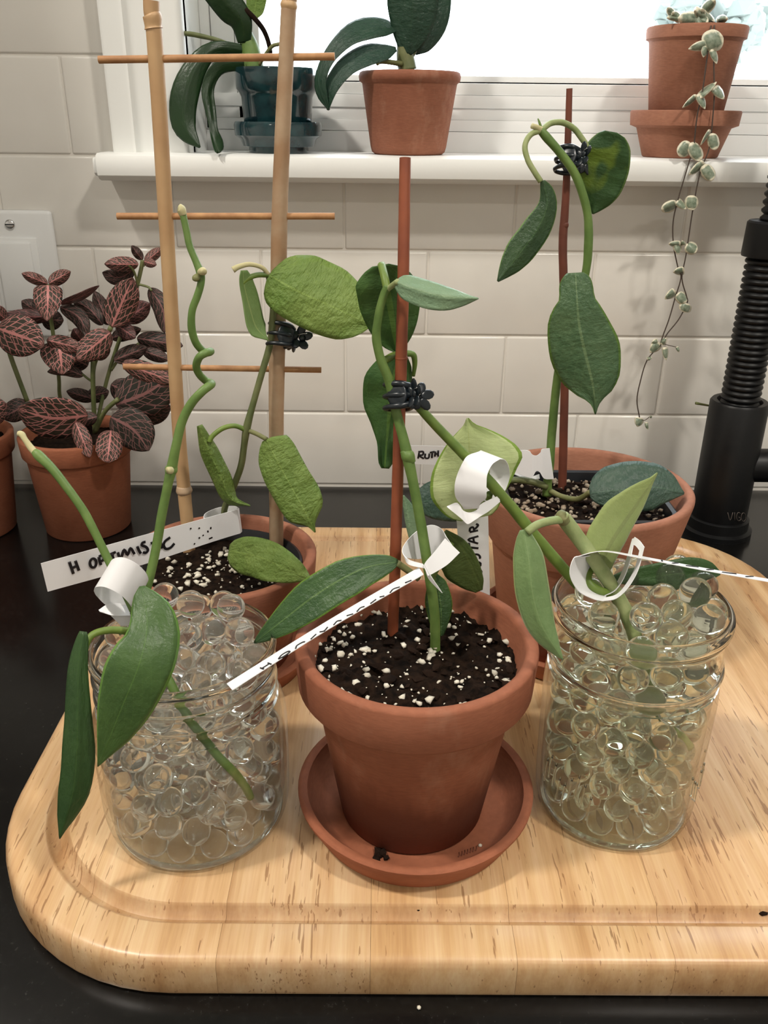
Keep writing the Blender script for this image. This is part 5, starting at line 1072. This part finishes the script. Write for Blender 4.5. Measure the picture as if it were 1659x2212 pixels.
mesh('handwriting', *strip_strokes([(1240, 1204, 32.4), (1300, 1191, 32.5), (1380, 1205, 32.6), (1520, 1232, 32.9), (1700, 1264, 33.2)], [(1262, 1201, 34.), (1305, 1190, 34.1), (1380, 1201, 34.2), (1520, 1227, 34.5), (1700, 1258, 34.8)], hw), M['ink'], t)

# ================================================================== WATER BEADS
def pack(c, inner, zt, n, rad, dome, apex, seeds, avoid, iters=260):
    rnd = np.random.RandomState(seeds)
    zs = np.array([q[1] for q in inner]); rs = np.array([q[0] for q in inner])
    o = np.argsort(zs, kind='stable'); zs, rs = zs[o], rs[o]
    z0 = T_+.3
    def rmax(z): return np.interp(z, zs, rs)-rad-.03
    def clampz(P):
        q = np.hypot(P[:, 0]-apex[0], P[:, 1]-apex[1]); top = zt+dome*np.clip(1-(q/4.6)**2, -.3, 1)-rad*.4
        P[:, 2] = np.clip(P[:, 2], z0+rad, np.maximum(top, z0+rad)); return P
    P = np.zeros((n, 3)); a = rnd.uniform(0, 2*np.pi, n); q = 3.4*np.sqrt(rnd.rand(n))
    P[:, 0], P[:, 1], P[:, 2] = q*np.cos(a), q*np.sin(a), z0+rad+(zt+dome*.5-z0-rad)*rnd.rand(n)
    av = np.concatenate([x-np.array([c[0], c[1], 0]) for x in avoid]) if len(avoid) else np.zeros((0, 3))
    for it in range(iters):
        D = P[:, None]-P[None]; L = np.sqrt((D**2).sum(-1))+np.eye(n)*9
        ov = np.clip(2*rad-L, 0, None)
        P = P+((D/L[..., None])*(ov*.32)[..., None]).sum(1)
        P[:, 2] -= .006
        if len(av):
            D = P[:, None]-av[None]; L = np.sqrt((D**2).sum(-1))+1e-6; ov = np.clip(rad+.3-L, 0, None)
            P = P+((D/L[..., None])*(ov*.3)[..., None]).sum(1)
        P = clampz(P); h = np.hypot(P[:, 0], P[:, 1])+1e-6; m = np.minimum(1, np.maximum(rmax(P[:, 2]), .3)/h)
        P[:, 0] *= m; P[:, 1] *= m
    D = P[:, None]-P[None]; L = np.sqrt((D**2).sum(-1))+np.eye(n)*9
    near = L.min(1)
    return P+np.array([c[0], c[1], 0]), np.clip(near*.5-.004, rad*.62, rad*1.04)
sv, sf = ico(4)
def beads(c, P, R, mat, label, group, single, label2):
    order = np.argsort([np.linalg.norm(p-CAM)-(.9 if p[2] > T_+9 else 0)-.5*np.hypot(p[0]-c[0], p[1]-c[1]) for p in P])
    proto = None
    for k in order[:single]:
        if proto is None:
            proto = mesh('gel_bead', sv, sf, mat, None, loc=(0, 0, 0)); o = proto
            tag(o, label, 'bead', group)
        else:
            o = proto.copy(); COL.objects.link(o)
        o.location = Vector(P[k])*S; s = R[k]; o.scale = (s, s, s)
    parts = [(ICO3[0]*R[k]+P[k], ICO3[1]) for k in order[single:]]
    if parts:
        o = mesh('gel_beads', *merge(parts), mat, None, loc=(c[0], c[1], T_+.5)); o['kind'] = 'stuff'
        tag(o, label2, 'beads')
ICO3 = ico(3)
dense = lambda L, n=5: np.array([p for p in catmull([PY(*q) for q in L], n)])
PL, RL = pack(CL, jli, T_+10.6, 240, .68, 2.6, (.8, 1.8), 3, [dense(L1[:12]), dense(L2[:3])])
PR, RR = pack(CR, jri, T_+12.1, 215, .72, 1.6, (.8, 1.2), 4, [dense(R1[:4]), dense(R2[:9])])
beads(CL, PL, RL, M['gel'], 'clear round water bead among those filling the squat jar', 'water beads in the squat jar', 150, 'clear water beads packed deep at the back of the squat jar')
beads(CR, PR, RR, M['gel_g'], 'greenish round water bead among those filling the tall jar', 'water beads in the tall jar', 145, 'greenish water beads packed deep at the back of the tall jar')
